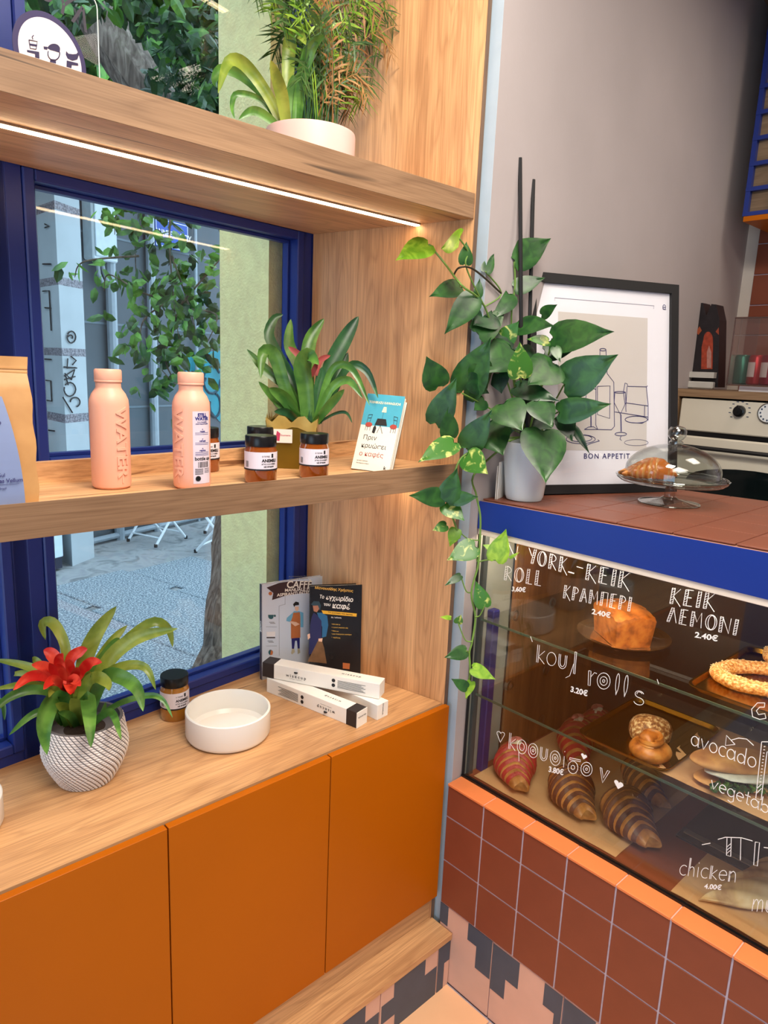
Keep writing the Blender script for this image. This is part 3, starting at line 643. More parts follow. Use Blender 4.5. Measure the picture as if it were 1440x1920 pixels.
# ---- stroke lettering on the glass
STEM = 's'
def A(cx, cy, r, t0, t1, ry=None, n=12): ry = r if ry is None else ry; return [(cx + r * math.cos(math.radians(t0 + (t1 - t0) * i / n)), cy + ry * math.sin(math.radians(t0 + (t1 - t0) * i / n))) for i in range(n + 1)]
U = {  # capitals: width, [stems as (x0,y0,x1,y1)], [lines]
 'N': (.8, [(.05, 0, .05, 1)], [[(.18, 1), (.62, 0), (.66, 1)]]),
 'Y': (.7, [(.30, 0, .48, 1)], [[(.05, 1), (.32, .5)]]),
 'O': (.85, [], [A(.4, .5, .33, 0, 360, .5, 18), A(.42, .5, .2, 0, 360, .46, 18)]),
 'R': (.75, [(.08, 0, .12, 1)], [A(.2, .74, .36, 90, -90, .25), [(.22, .5), (.62, 0)]]),
 'K': (.75, [(.08, 0, .12, 1)], [[(.6, 1), (.22, .5), (.68, -.12)]]),
 'L': (.62, [(.08, 0, .12, 1)], [[(.2, 0), (.5, 0)]]),
 'E': (.7, [(.08, 0, .12, 1)], [[(.2, 1), (.55, 1)], [(.2, .52), (.48, .52)], [(.2, 0), (.55, 0)]]),
 'I': (.38, [(.08, 0, .12, 1)], []),
 'P': (.7, [(.08, 0, .12, 1)], [A(.2, .74, .34, 90, -90, .25)]),
 'A': (.72, [(.02, 0, .24, 1)], [[(.34, 1), (.6, 0)], [(.2, .35), (.5, .35)]]),
 'M': (.9, [(.08, 0, .10, 1)], [[(.2, 1), (.45, .35), (.68, 1), (.75, 0)]]),
 'Π': (.75, [(.08, 0, .12, 1)], [[(.2, 1), (.62, 1), (.62, 0)]]),
 'Λ': (.7, [(.0, 0, .22, 1)], [[(.34, 1), (.6, 0)]]),
 'T': (.7, [(.26, 0, .30, .95)], [[(.0, 1), (.68, 1)]]),
 '-': (.5, [], [[(.1, .5), (.4, .5)]]), '_': (.5, [], [[(.0, .12), (.42, .12)], [(.0, .16), (.42, .16)]]), ' ': (.4, [], []), "'": (.3, [], [[(.05, 1.1), (.2, .8)]]),
}
lw = {  # lower case: width, lines (x-height 1)
 'a': (.95, [A(.4, .5, .35, 0, 360, .48, 16), [(.75, 1), (.78, 0), (.9, .05)]]), 'v': (.85, [[(.05, 1), (.38, 0), (.75, 1)]]), 'o': (.9, [A(.42, .5, .36, 0, 360, .48, 16)]),
 'O': (1.0, [A(.45, .5, .42, 0, 360, .55, 18), A(.45, .5, .24, 0, 360, .3, 14), A(.45, .5, .08, 0, 360, .1, 8)]),
 'c': (.8, [A(.45, .5, .38, 50, 310, .5)]), 'd': (.95, [A(.4, .45, .33, 0, 360, .44, 16), [(.74, 1.6), (.76, 0)]]), 'g': (.9, [A(.4, .5, .33, 0, 360, .46, 16), [(.74, 1), (.74, -.4), (.5, -.62), (.2, -.5)]]),
 'e': (.85, [[(.1, .5), (.72, .55)] + A(.42, .5, .34, 8, 310, .48, 12)]), 't': (.6, [[(.28, 1.5), (.28, .1), (.5, 0)], [(.02, 1), (.55, 1)]]), 'b': (.9, [[(.1, 1.7), (.1, 0)], A(.42, .45, .33, 0, 360, .45, 16)]),
 'h': (.85, [[(.1, 1.8), (.14, 0)], [(.2, 1.8), (.22, .5)] + A(.42, .55, .22, 170, 0, .4, 6) + [(.66, 0)]]), 'i': (.4, [[(.15, 1), (.18, 0)], [(.15, 1.35), (.16, 1.45)]]),
 'k': (.85, [[(.1, 1.3), (.12, 0)], [(.24, 1.3), (.24, 0)], [(.7, .95), (.24, .45), (.75, 0)]]), 'n': (.9, [[(.1, 1), (.12, 0)], [(.2, 1), (.2, 0)], A(.43, .5, .25, 180, 0, .5, 6) + [(.7, 0)]]),
 'm': (1.2, [[(.08, 1), (.1, 0)], A(.34, .55, .2, 180, 0, .45, 6) + [(.54, 0)], A(.76, .55, .2, 180, 0, .45, 6) + [(1.0, 0)]]), 'u': (.9, [[(.08, 1)] + A(.38, .4, .3, 180, 360, .4, 8) + [(.68, 1)], [(.2, 1)] + A(.38, .45, .18, 180, 360, .3, 8) + [(.56, 1)]]),
 'r': (.7, [[(.1, 1), (.16, 0), (.3, 0), (.26, 1), (.1, 1)], [(.28, .6), (.5, .95), (.66, .9)]]), 'l': (.5, [[(.2, 0)] + A(.22, 1.0, .10, 250, -70, .75, 12) + [(.2, 0)]]),
 's': (.8, [A(.4, .75, .24, 20, 250, .24, 8) + A(.4, .25, .28, 70, -160, .26, 8), A(.4, .78, .14, 20, 200, .14, 6)]), 'λ': (.9, [[(.62, 1.5), (.66, -.1), (.8, -.1), (.76, 1.5), (.62, 1.5)], [(.6, .6), (.35, -.35), (.0, -.6)]]),
 'ρ': (1.0, [A(.45, .5, .42, 0, 360, .55, 18), A(.45, .5, .22, 0, 360, .3, 14), [(.2, .1), (.3, -.7)]]), 'σ': (1.0, [A(.42, .4, .38, 0, 360, .5, 18), A(.42, .4, .14, 0, 360, .18, 10), [(.1, .98), (.95, .98), (.95, 1.12), (.1, 1.12), (.1, .98)]]),
 'ν': (.9, [[(.08, 1), (.36, 0), (.75, 1), (.6, 1), (.38, .35), (.2, 1), (.08, 1)]]), ' ': (.6, []), "'": (.35, [[(.05, 1.5), (.2, 1.1)]]),
 '<': (.6, [[(.3, 0), (.02, .75)] + A(.14, .85, .13, 200, 0, .16, 5) + A(.42, .85, .13, 180, -20, .16, 5) + [(.3, 0)]]),
}
XL = XG - .0012
def ribbon(mb, pts, wd):     # flat marker stroke lying on the glass, pts are (y,z) in world
    P = [V((0, p[0], p[1])) for p in pts]; vs = []; fs = []; n = len(P)
    if n < 2: return
    for i, p in enumerate(P):
        t = P[min(i + 1, n - 1)] - P[max(i - 1, 0)]
        if t.length < 1e-7: t = V((0, 1, 0))
        t.normalize(); s = V((0, -t.z, t.y)) * wd / 2
        vs += [V((XL, 0, 0)) + p + s, V((XL, 0, 0)) + p - s, V((XL + .0008, 0, 0)) + p + s, V((XL + .0008, 0, 0)) + p - s]
    for i in range(n - 1):
        a = i * 4; fs += [(a, a + 1, a + 5, a + 4), (a, a + 4, a + 6, a + 2), (a + 1, a + 3, a + 7, a + 5)]
    mb.add([v - V(dc.location) for v in vs], fs)
def write(s, q0, q1, hpx, low=False, wd=.0011):
    mb = MB(); P0 = Xp(q0[0], q0[1], XL); P1 = Xp(q1[0], q1[1], XL); top = Xp(q0[0], q0[1] - hpx, XL); h = top.z - P0.z
    tab = lw if low else U; tot = sum(tab[c][0] for c in s); dirv = (P1 - P0) / tot; x = 0
    tf = lambda px_, py_: (P0.y + dirv.y * (x + px_), P0.z + dirv.z * (x + px_) + py_ * h)
    for c in s:
        e = tab[c]
        if low:
            for l in e[1]: ribbon(mb, [tf(*p) for p in l], wd)
        else:
            for (x0, y0, x1, y1) in e[1]:
                a = .16; ribbon(mb, [tf(x0, y0), tf(x1, y1), tf(x1 + a, y1), tf(x0 + a, y0), tf(x0, y0)], wd)
                for k in range(6):
                    f = (k + .2) / 6; g = (k + .9) / 6; ribbon(mb, [tf(x0 + (x1 - x0) * f, y0 + (y1 - y0) * f), tf(x0 + (x1 - x0) * g + a, y0 + (y1 - y0) * g)], wd * .8)
            for l in e[2]: ribbon(mb, [tf(*p) for p in l], wd)
        x += e[0]
    return mb.build('handwriting', CHALK, dc)
def price(s, q0, q1, hpx):
    P0, P1 = Xp(*q0, XL), Xp(*q1, XL); h = Xp(q0[0], q0[1] - hpx, XL).z - P0.z; vs, fs = text_geo(s, h * 1.35, .0003, h * .03, 'LEFT')
    wd = max(v.x for v in vs); y0 = min(v.y for v in vs); d = (P1 - P0) / wd; mb = MB()
    mb.add([P0 + d * v.x + V((-v.z, 0, v.y - y0)) - V(dc.location) for v in vs], fs); mb.build('handwriting', CHALK, dc)
write('N', (944, 1042), (974, 1052), 26); write('YORK_', (988, 1054), (1078, 1080), 28); write('ROLL', (943, 1087), (1017, 1099), 27); price('3,60€', (959, 1110), (985, 1112), 9)
write('-', (1076, 1072), (1096, 1078), 22); write('KEIK', (1095, 1086), (1182, 1106), 30); write('KPAMΠEPI', (1054, 1121), (1184, 1147), 25); price('2.40€', (1109, 1151), (1144, 1159), 10)
write('KEIK', (1253, 1131), (1342, 1144), 30); write('ΛEMONI', (1250, 1165), (1384, 1192), 28); price('2.40€', (1302, 1195), (1345, 1203), 11)
write("'", (990, 1228), (1000, 1230), 24, True); write('kou', (1003, 1241), (1066, 1257), 26, True); write('λ', (1062, 1256), (1080, 1262), 26, True); write('rO', (1098, 1284), (1146, 1294), 28, True); write('ll', (1148, 1302), (1180, 1309), 24, True); write('s', (1183, 1318), (1210, 1325), 27, True); write("'", (1226, 1308), (1236, 1308), 24, True); price('3.20€', (1069, 1297), (1101, 1306), 11)
write('<', (930, 1390), (946, 1394), 20, True); write('kρOuO', (951, 1403), (1052, 1438), 24, True); write('i', (1052, 1438), (1062, 1440), 22, True); write('σO', (1063, 1446), (1112, 1457), 24, True); write('ν', (1120, 1464), (1144, 1474), 27, True); price('3.80€', (1028, 1447), (1056, 1454), 11)
def heart(u, v, s):
    mb = MB(); c = Xp(u, v, XL); h = Xp(u, v - s, XL).z - c.z
    o_ = [(0, -1)] + A(.5, .25, .5, -20, 180, .45, 6) + A(-.5, .25, .5, 0, 200, .45, 6)
    mb.poly([c + V((0, -x * h, y * h)) - V(dc.location) for x, y in o_], .0006, (-1, 0, 0)); mb.build('handwriting', CHALK, dc)
heart(1095, 1418, 6); heart(1160, 1471, 9)
write('avocado', (1294, 1396), (1418, 1442), 19, True, .0015); write('vegetab', (1331, 1477), (1442, 1527), 16, True, .0014); write('chicken', (1272, 1640), (1382, 1655), 20, True); price('4.00€', (1320, 1666), (1352, 1669), 10); write('mu', (1408, 1708), (1452, 1712), 24, True)
mb = MB()
def rb(pts, wd=.0013): ribbon(mb, [(Xp(u, v, XL).y, Xp(u, v, XL).z) for u, v in pts], wd)
rb([(1413, 1398), (1400, 1386), (1385, 1384), (1370, 1388)]); rb([(1378, 1396), (1362, 1379), (1360, 1398), (1378, 1396)])
rb([(1428, 1391), (1444, 1391)]); rb([(1428, 1391), (1417, 1497), (1427, 1500), (1438, 1410), (1450, 1408)]); 
for k in range(12): rb([(1432 - k * .7, 1400 + k * 6), (1435 - k * .7, 1400 + k * 6)], .0012)
rb([(1418, 1480), (1428, 1470)]); rb([(1418, 1488), (1428, 1478)])
rb([(1434, 1318), (1420, 1318), (1409, 1330), (1411, 1344), (1424, 1349), (1436, 1347)]); rb([(1434, 1318), (1433, 1326), (1424, 1326), (1418, 1333), (1422, 1340), (1434, 1338), (1436, 1347)])
rb([(1316, 1584), (1332, 1581)]); rb([(1346, 1574), (1360, 1570), (1390, 1571), (1411, 1577)]); rb([(1363, 1571), (1362, 1604), (1370, 1606), (1371, 1571)]); rb([(1389, 1572), (1388, 1613)]); rb([(1416, 1579), (1413, 1622), (1420, 1624), (1424, 1580), (1416, 1579)]); rb([(1432, 1589), (1446, 1591)])
for k in range(3): rb([(1363, 1600 - k * 6), (1370, 1594 - k * 6)], .001)
mb.build('handwriting', CHALK, dc)
# ================================================================ PASTRIES
BR1 = speckle('croissant_gold', [(150, 84, 34), (206, 140, 72), (224, 170, 104)], 30, .4, .5, pos=(.3, .55, .8)); CHOC = mat('choc_stripe', (104, 58, 40), .4, var=.25, scale=40, bump=.4, bscale=120); RED = mat('red_stripe', (180, 50, 50), .4, var=.2, scale=40, bump=.4, bscale=120); DUST = mat('icing_dust', (226, 196, 160), .8)
CREAMM = mat('pastry_cream', (244, 232, 206), .5, var=.04); HAM = mat('pink_slice', (206, 120, 112), .5, var=.1)
def croissant(tip, rear, z, label, stripe, w=.052, cream=False, group='croissants in the display', segs=10, crumbs=False):
    tip, rear = V(tip), V(rear); ax = V((rear.x - tip.x, rear.y - tip.y, 0)); L = ax.length; ax.normalize(); sd = V((-ax.y, ax.x, 0))
    r = thing('croissant', label, 'croissant', (tip.x, tip.y, z), 0, group); m = MB(); N = segs * 6; n = 22; vs = []; fs = []; bend = .12 * L
    for i in range(N + 1):
        u = i / N; env = w * (math.sin(math.pi * min(1, .06 + u * .98 * .5 + .0)) ** .8) if u < 1 else 0
        env = w * min(1, .34 + 1.15 * u ** .9) * (1 - max(0, (u - .62) / .38) ** 2.2 * .82); ridge = 1 + .07 * abs(math.sin(math.pi * u * segs)) ** .6
        c = ax * (u * L) + sd * bend * math.sin(math.pi * u); rr = env * ridge
        for j in range(n):
            a = 2 * math.pi * j / n; zz = math.sin(a) * rr * .92; zz = zz + w * .60; zz = max(.001, zz * (1 if zz > 0 else .2))
            tt = ax * (-.022 * abs(math.cos(a)) * (1 if u < .7 else 0)); vs.append(c + tt + sd * math.cos(a) * rr + V((0, 0, min(zz, 9) * (.45 + .55 * min(1, env / w)) if True else zz)))
    ks = []
    for i in range(N):
        for j in range(n):
            a = i * n + j; b_ = i * n + (j + 1) % n; fs.append((a, b_, b_ + n, a + n)); ks.append(1 if (i // 3) % 2 == 0 and i > 5 else 0)
    b0 = len(m.f); m.add(vs, fs); m.mi[b0:] = ks; m.add([vs[j] for j in range(n)], [tuple(reversed(range(n)))], 0); m.add([vs[N * n + j] for j in range(n)], [tuple(range(n))], 0)
    m.build('body', [BR1, stripe], r, smooth=True)
    mid = ax * L * .62 + sd * bend * .9 + V((0, 0, w * 1.42))
    if cream:
        q = MB(); M_ = Matrix.Translation(mid)
        for k in range(5): q.bm(lump(.011 - k * .0008, k, 1.3, 1, .8, .1, 2), M=M_ @ Matrix.Translation((k * .006 - .012, .004 * math.sin(k * 2), .002 * k)))
        q.build('cream', CREAMM, r, smooth=True); q = MB(); q.bm(lump(.013, 9, 1.2, .8, .5, .2, 2), M=M_ @ Matrix.Translation((-.004, .012, .012))); q.bm(lump(.012, 4, .8, 1.2, .5, .2, 2), M=M_ @ Matrix.Translation((.013, .006, .012))); q.build('topping', HAM, r, smooth=True)
    if crumbs:
        q = MB(); rr_ = random.Random(5)
        for k in range(60):
            p = mid + ax * rr_.gauss(0, .018) + sd * rr_.gauss(0, .018); d_ = (p - mid).dot(sd); p.z = w * 1.5 - (d_ * d_) / w * .9 - .001; q.bm(lump(.0016, k, sub=1), M=Matrix.Translation(p))
        stuff(q.build('crumbs', DUST, r))
    return r
zf_ = .649
croissant(Zp(976, 1486, zf_), V((1.66, 1.105)).to_3d(), zf_, 'red striped croissant nearest the left end of the case', RED, .058, True)
croissant(Zp(1098, 1540, zf_), V((1.665, .94, 0)), zf_, 'chocolate striped croissant beside the red one on the case floor', CHOC, .060, crumbs=True)
croissant(Zp(1216, 1592, zf_), V((1.685, .795, 0)), zf_, 'large chocolate striped croissant with nut crumbs, nearest the glass', CHOC, .062, crumbs=True)
croissant(Zp(1092, 1450, zf_), V((1.98, 1.07, 0)), zf_, 'red striped croissant with cream, second from the left and set back', RED, .055, True)
croissant((1.90, .99, 0), V((2.07, 1.06, 0)), zf_, 'red striped croissant with cream in the rear corner', RED, .05, True)
croissant(Zp(1240, 1516, zf_), V((1.90, .86, 0)), zf_, 'brown croissant half hidden behind the nut crumbed one', CHOC, .048)
# gold trays
GOLD = mat('gold_tray', (170, 126, 40), .25, metal=1, var=.05)
def tray(corners, z, label, hrim=.012):
    c = [V((p[0], p[1], 0)) for p in corners]; ctr = sum(c, V()) / 4; r = thing('gold_tray', label, 'tray', (ctr.x, ctr.y, z), 0, 'gold trays in the display'); m = MB()
    def loop(s, zz):
        out = []
        for i in range(4):
            p, a, b_ = c[i], c[i - 1], c[(i + 1) % 4]; rr = .03
            for k in range(5):
                f = k / 4; q = (p + (a - p).normalized() * rr * (1 - f) ** 2 + (b_ - p).normalized() * rr * f ** 2); q = ctr + (q - ctr) * s; out.append(V((q.x - ctr.x, q.y - ctr.y, zz)))
        return out
    loops = [loop(.90, 0), loop(.93, .001), loop(.97, hrim), loop(1.0, hrim), loop(1.0, hrim - .0015), loop(.965, hrim - .002), loop(.925, -.0), ]
    n = 20; vs = sum([l for l in (loop(.90, .0016), loop(.945, .002), loop(.975, hrim), loop(1.0, hrim), loop(1.0, hrim - .002), loop(.975, hrim - .003), loop(.94, 0.0), loop(.9, 0.0))], [])
    fs = [tuple(range(n))]; K = len(vs) // n
    for j in range(K - 1):
        for i in range(n): a = j * n + i; b_ = j * n + (i + 1) % n; fs.append((a, b_, b_ + n, a + n))
    fs.append(tuple(reversed(range((K - 1) * n, K * n)))); m.add(vs, fs); m.build('pan', GOLD, r, smooth=True); return r
z2 = .9072; z1 = 1.1302
tray([(1.482, .60), (1.482, .835), (1.80, .835), (1.80, .60)], z2 + .0005, 'gold tray on the lower glass shelf holding two buns')
tray([(1.482, .20), (1.482, .585), (1.85, .585), (1.85, .20)], z1 + .0005, 'gold tray on the upper glass shelf with sesame rings')
# round plate and loaf cake
pc = Zp(1172, 1208, z1); plt = thing('glass_plate', 'round smoked glass plate under the loaf cake', 'plate', (1.655, .825, z1 + .0005)); m = MB(); m.lathe([(.0, .002), (.075, .002), (.115, .010), (.118, .013), (.114, .0105), (.074, .0), (.0, .0)], 48, close=False); m.build('dish', mat('smoked_glass', (120, 90, 62), .08, trans=.6, var=0), plt, smooth=True)
lf = thing('loaf_cake', 'golden brown loaf cake with a cracked top', 'cake', (1.645, .825, z1 + .0035), .95); bm = bmesh.new(); bmesh.ops.create_cube(bm, size=1); bmesh.ops.subdivide_edges(bm, edges=bm.edges[:], cuts=14, use_grid_fill=True)
for v in bm.verts:
    x, y, z = v.co; sx = .072 * (1 + .10 * z); sy = .052 * (1 + .12 * z); X_ = x * 2 * sx; Y_ = y * 2 * sy; rd = max(abs(x), abs(y)) * 2
    Z_ = (z + .5) * .068
    if z > .2: d2 = (x * 2) ** 2 * .5 + (y * 2) ** 2 * .5; Z_ += (z - .2) / .3 * (.026 * (1 - d2) - .010 * math.exp(-(y * 9 + .8 * math.sin(x * 9)) ** 2) * (1 - (2 * x) ** 2) + .002 * math.sin(x * 40) * math.cos(y * 31))
    f = 1 - .06 * (abs(x * 2) ** 8 * abs(y * 2) ** 8); v.co = V((X_ * f, Y_ * f, Z_))
m = MB(); m.bm(bm); bm.free(); m.build('crumb', speckle('loaf_crust', [(120, 60, 18), (178, 98, 32), (206, 130, 54)], 40, .5, .5, pos=(.3, .5, .75)), lf, smooth=True)
# buns on the lower tray
BUN = speckle('bun_crust', [(140, 72, 22), (200, 120, 46), (226, 164, 88)], 30, .35, .5, pos=(.3, .5, .75)); SEED = speckle('seeded_crust', [(120, 70, 34), (178, 118, 62), (232, 206, 160)], 120, .5, .6, pos=(.35, .5, .62))
b1 = thing('cream_bun', 'swirled glazed bun at the front of the lower gold tray', 'bun', (1.535, .665, z2 + .003)); m = MB(); m.bm(lump(.047, 3, 1, 1.05, .55, .05, 4, 3, -.016), M=Matrix.Translation((0, 0, .017))); m.bm(lump(.027, 5, 1.1, .9, .6, .12, 3, 4), M=Matrix.Translation((.008, .006, .042))); m.build('dough', BUN, b1, smooth=True)
m = MB()
for k in range(3): P = [V(((.030 - .004 * k) * math.cos(a * .35 + k * 2), (.028 - .004 * k) * math.sin(a * .35 + k * 2), .030 + .010 * k + .002 * a * .3)) for a in range(12)]; m.tube(P, [.003 + .004 * math.sin(math.pi * a / 11) for a in range(12)], 8)
m.build('swirl', BUN, b1, smooth=True)
b2 = thing('almond_bun', 'seeded almond bun behind the swirled bun on the gold tray', 'bun', (1.615, .705, z2 + .003)); m = MB(); m.bm(lump(.050, 11, 1.1, 1, .75, .08, 4, 4, -.02), M=Matrix.Translation((0, 0, .022))); m.build('dough', SEED, b2, smooth=True)
m = MB()
for x, y, a in ((-.015, .0, .4), (.004, .015, 1.9), (.012, -.014, 1.0), (-.01, -.02, 2.5)): m.bm(lump(.007, 3, 1, .6, .15, 0, 2), M=Matrix.Translation((x, y, .056 - (x * x + y * y) * 8)) @ Matrix.Rotation(a, 4, 'Z'))
m.build('almond_flake', mat('almond', (238, 212, 160), .5), b2, smooth=True)
# sesame rings
SES = speckle('sesame_crust', [(176, 104, 44), (226, 160, 84), (244, 214, 164)], 170, .5, .8, pos=(.35, .5, .66))
def ring(c, rx, ry, r, z, rot, label, t0=0, t1=360):
    o = thing('sesame_ring', label, 'bread', (c[0], c[1], z), rot, 'sesame rings'); m = MB(); n = 48; full = t1 - t0 == 360; P = []
    for i in range(n + (0 if full else 1)): a = math.radians(t0 + (t1 - t0) * i / n); P.append(V((rx * math.cos(a), ry * math.sin(a), r * .8)))
    vs = []; fs = []; K = 14
    for i, p in enumerate(P):
        tn = (P[(i + 1) % len(P)] - P[i - 1]).normalized(); s = V((-tn.y, tn.x, 0)); w_ = 1 + .06 * math.sin(i * .9)
        for j in range(K): a = 2 * math.pi * j / K; vs.append(p + s * math.cos(a) * r * w_ + V((0, 0, max(-r * .8, math.sin(a) * r * .85 * w_))))
    for i in range(len(P) if full else len(P) - 1):
        i2 = (i + 1) % len(P)
        for j in range(K): fs.append((i * K + j, i * K + (j + 1) % K, i2 * K + (j + 1) % K, i2 * K + j))
    m.add(vs, fs); m.build('dough', SES, o, smooth=True)
    q = MB(); rs = random.Random(8)
    for k in range(420): i = rs.randrange(len(P)); j = rs.randrange(1, 7); p = V(vs[i * K + j]) + V((rs.uniform(-.003, .003), rs.uniform(-.003, .003), .0003)); q.bm(lump(.0017, k, 1, .7, .5, 0, 1), M=Matrix.Translation(p))
    stuff(q.build('sesame_seeds', mat('sesame', (246, 222, 178), .5), o)); return o
ring((1.645, .475), .098, .062, .0185, z1 + .003, -.9, 'large oval sesame bread ring on the upper gold tray')
ring((1.615, .405), .05, .032, .015, z1 + .004, -.4, 'small sesame bread ring inside the large oval one')
ring((1.80, .49), .05, .03, .014, z1 + .013, .3, 'sesame bread ring at the back of the upper tray')
# sandwich and flatbreads
TOAST = speckle('toasted_bread', [(150, 78, 36), (226, 166, 98), (242, 206, 150)], 12, .6, .2, pos=(.28, .5, .72)); GREEN = leafmat('salad', (30, 66, 24), (96, 140, 56), 30); 
sw_ = thing('sandwich', 'toasted sandwich with cheese and green leaves on baking paper', 'sandwich', (1.585, .475, z2 + .004), -.75)
m = MB(); m.bm(lump(.06, 21, 1.9, .85, .30, .05, 4, 3, -.02), M=Matrix.Translation((0, .012, .050))); m.build('top_bread', TOAST, sw_, smooth=True)
m = MB(); m.bm(lump(.055, 22, 1.9, .9, .18, .04, 3, 3, -.010), M=Matrix.Translation((0, .0, .011))); m.build('bottom_bread', TOAST, sw_, smooth=True)
m = MB(); m.bm(lump(.052, 23, 1.8, .85, .2, .12, 3, 6), M=Matrix.Translation((.01, -.01, .034))); m.build('cheese', mat('feta', (226, 226, 214), .5, var=.12, scale=60), sw_, smooth=True)
m = MB(); rs = random.Random(3)
for k in range(120): p = V((rs.uniform(-.085, .10), -.048 + rs.uniform(-.006, .02), .022 + rs.uniform(-.006, .006))); leafcard(m, p, .016, .006, 0)
stuff(m.build('salad', GREEN, sw_))
PITA = speckle('flatbread', [(130, 74, 40), (216, 180, 130), (240, 220, 184)], 9, .7, .15, pos=(.3, .45, .65), dist=.6)
def flat(tip, ang, L, W_, hh, label, z):
    o = thing('folded_flatbread', label, 'flatbread', (tip.x, tip.y, z), ang, 'folded flatbreads'); bm = bmesh.new(); bmesh.ops.create_icosphere(bm, subdivisions=4, radius=1)
    for v in bm.verts:
        x, y, zz = v.co; u = (x + 1) / 2; hw = W_ * (math.sin(math.pi * min(1, u * .9 + .02)) ** .8); v.co = V((u * L, y * hw, (zz + 1) * hh * (.5 + .5 * math.sin(math.pi * u)) + .003 * math.sin(x * 9 + y * 5)))
    m = MB(); m.bm(bm); bm.free(); m.build('bread', PITA, o, smooth=True)
flat(Zp(1308, 1692, .65), -.62, .30, .048, .014, 'folded flatbread nearest the glass, with brown scorch marks', .651)
flat(Zp(1362, 1645, .66), -.66, .30, .045, .013, 'folded flatbread second from the glass', .651)
flat(Zp(1412, 1610, .67), -.70, .30, .045, .013, 'folded flatbread farthest from the glass', .651)
# black serving tray and tongs inside
bt = thing('black_tray', 'black tray on the case floor between croissants and flatbreads', 'tray', (1.83, .50, .647)); m = MB(); m.cbox(-.16, .12, -.10, .13, 0, .008, .002); m.build('plate', BLACK, bt); m = MB(); m.cbox(-.14, -.12, -.09, .12, .0085, .012, .001); m.build('handle_strip', STEEL, bt)
# ================================================================ THINGS ON THE COUNTER
CTZ = lambda y: .642 + ctz + (1.17 - y) * .022 - .0003
# potted pothos
def dpc(u, v, d):
    p = dp(u, v, d); lim = 1.157 + .085 * max(0, p.x - 1.414)
    if p.x > 1.39 and p.y > lim: r = ray(u, v); p = C0 + r * (lim / r.y)
    return p
pp = V((1.548, 1.096, CTZ(1.096))); po = thing('potted_pothos', 'tall trailing pothos in a glossy white pot at the counter end', 'potted plant', pp)
POTW = mat('glossy_white_pot', (226, 234, 236), .12, var=.01, coat=.4); m = MB()
m.lathe([(.040, 0), (.047, .002), (.051, .012), (.0665, .150), (.0670, .156), (.0645, .156), (.062, .146), (.061, .140), (0, .138)], 48, close=False); m.build('pot', POTW, po, smooth=True)
m = MB(); m.lathe([(.060, .135), (0, .139)], 24, close=False); m.build('soil', mat('soil', (50, 38, 30), .9, var=.3, bump=.5), po)
for (a, b_) in (((975, 296, 1.93), (958, 840, 1.93)), ((1000, 337, 2.0), (985, 840, 1.96))):
    m = MB(); q0, q1 = dpc(*a) - pp, dpc(*b_) - pp; q1 = V((q1.x * .3, q1.y * .3, .11)); m.tube([q0, q0 * .5 + q1 * .5, q1], .0052, 8); m.build('support_stake', BLACKM, po)
LF1 = leafmat('pothos_leaf', (24, 64, 30), (50, 98, 40), 30, .34, .08, (.35, .7)); LF2 = leafmat('pothos_leaf_bright', (106, 156, 30), (156, 196, 58), 30, .38, .2); LF3 = leafmat('pothos_leaf_variegated', (58, 116, 38), (206, 214, 120), 42, .36, .1, (.54, .68)); LF4 = leafmat('pothos_leaf_dark', (16, 48, 28), (32, 76, 38), 30, .36, .05)
K1 = lambda x, y: (740 + x / 3.2, 400 + y / 3.2); K2 = lambda x, y: (740 + x / 3.27, 900 + y / 3.27)
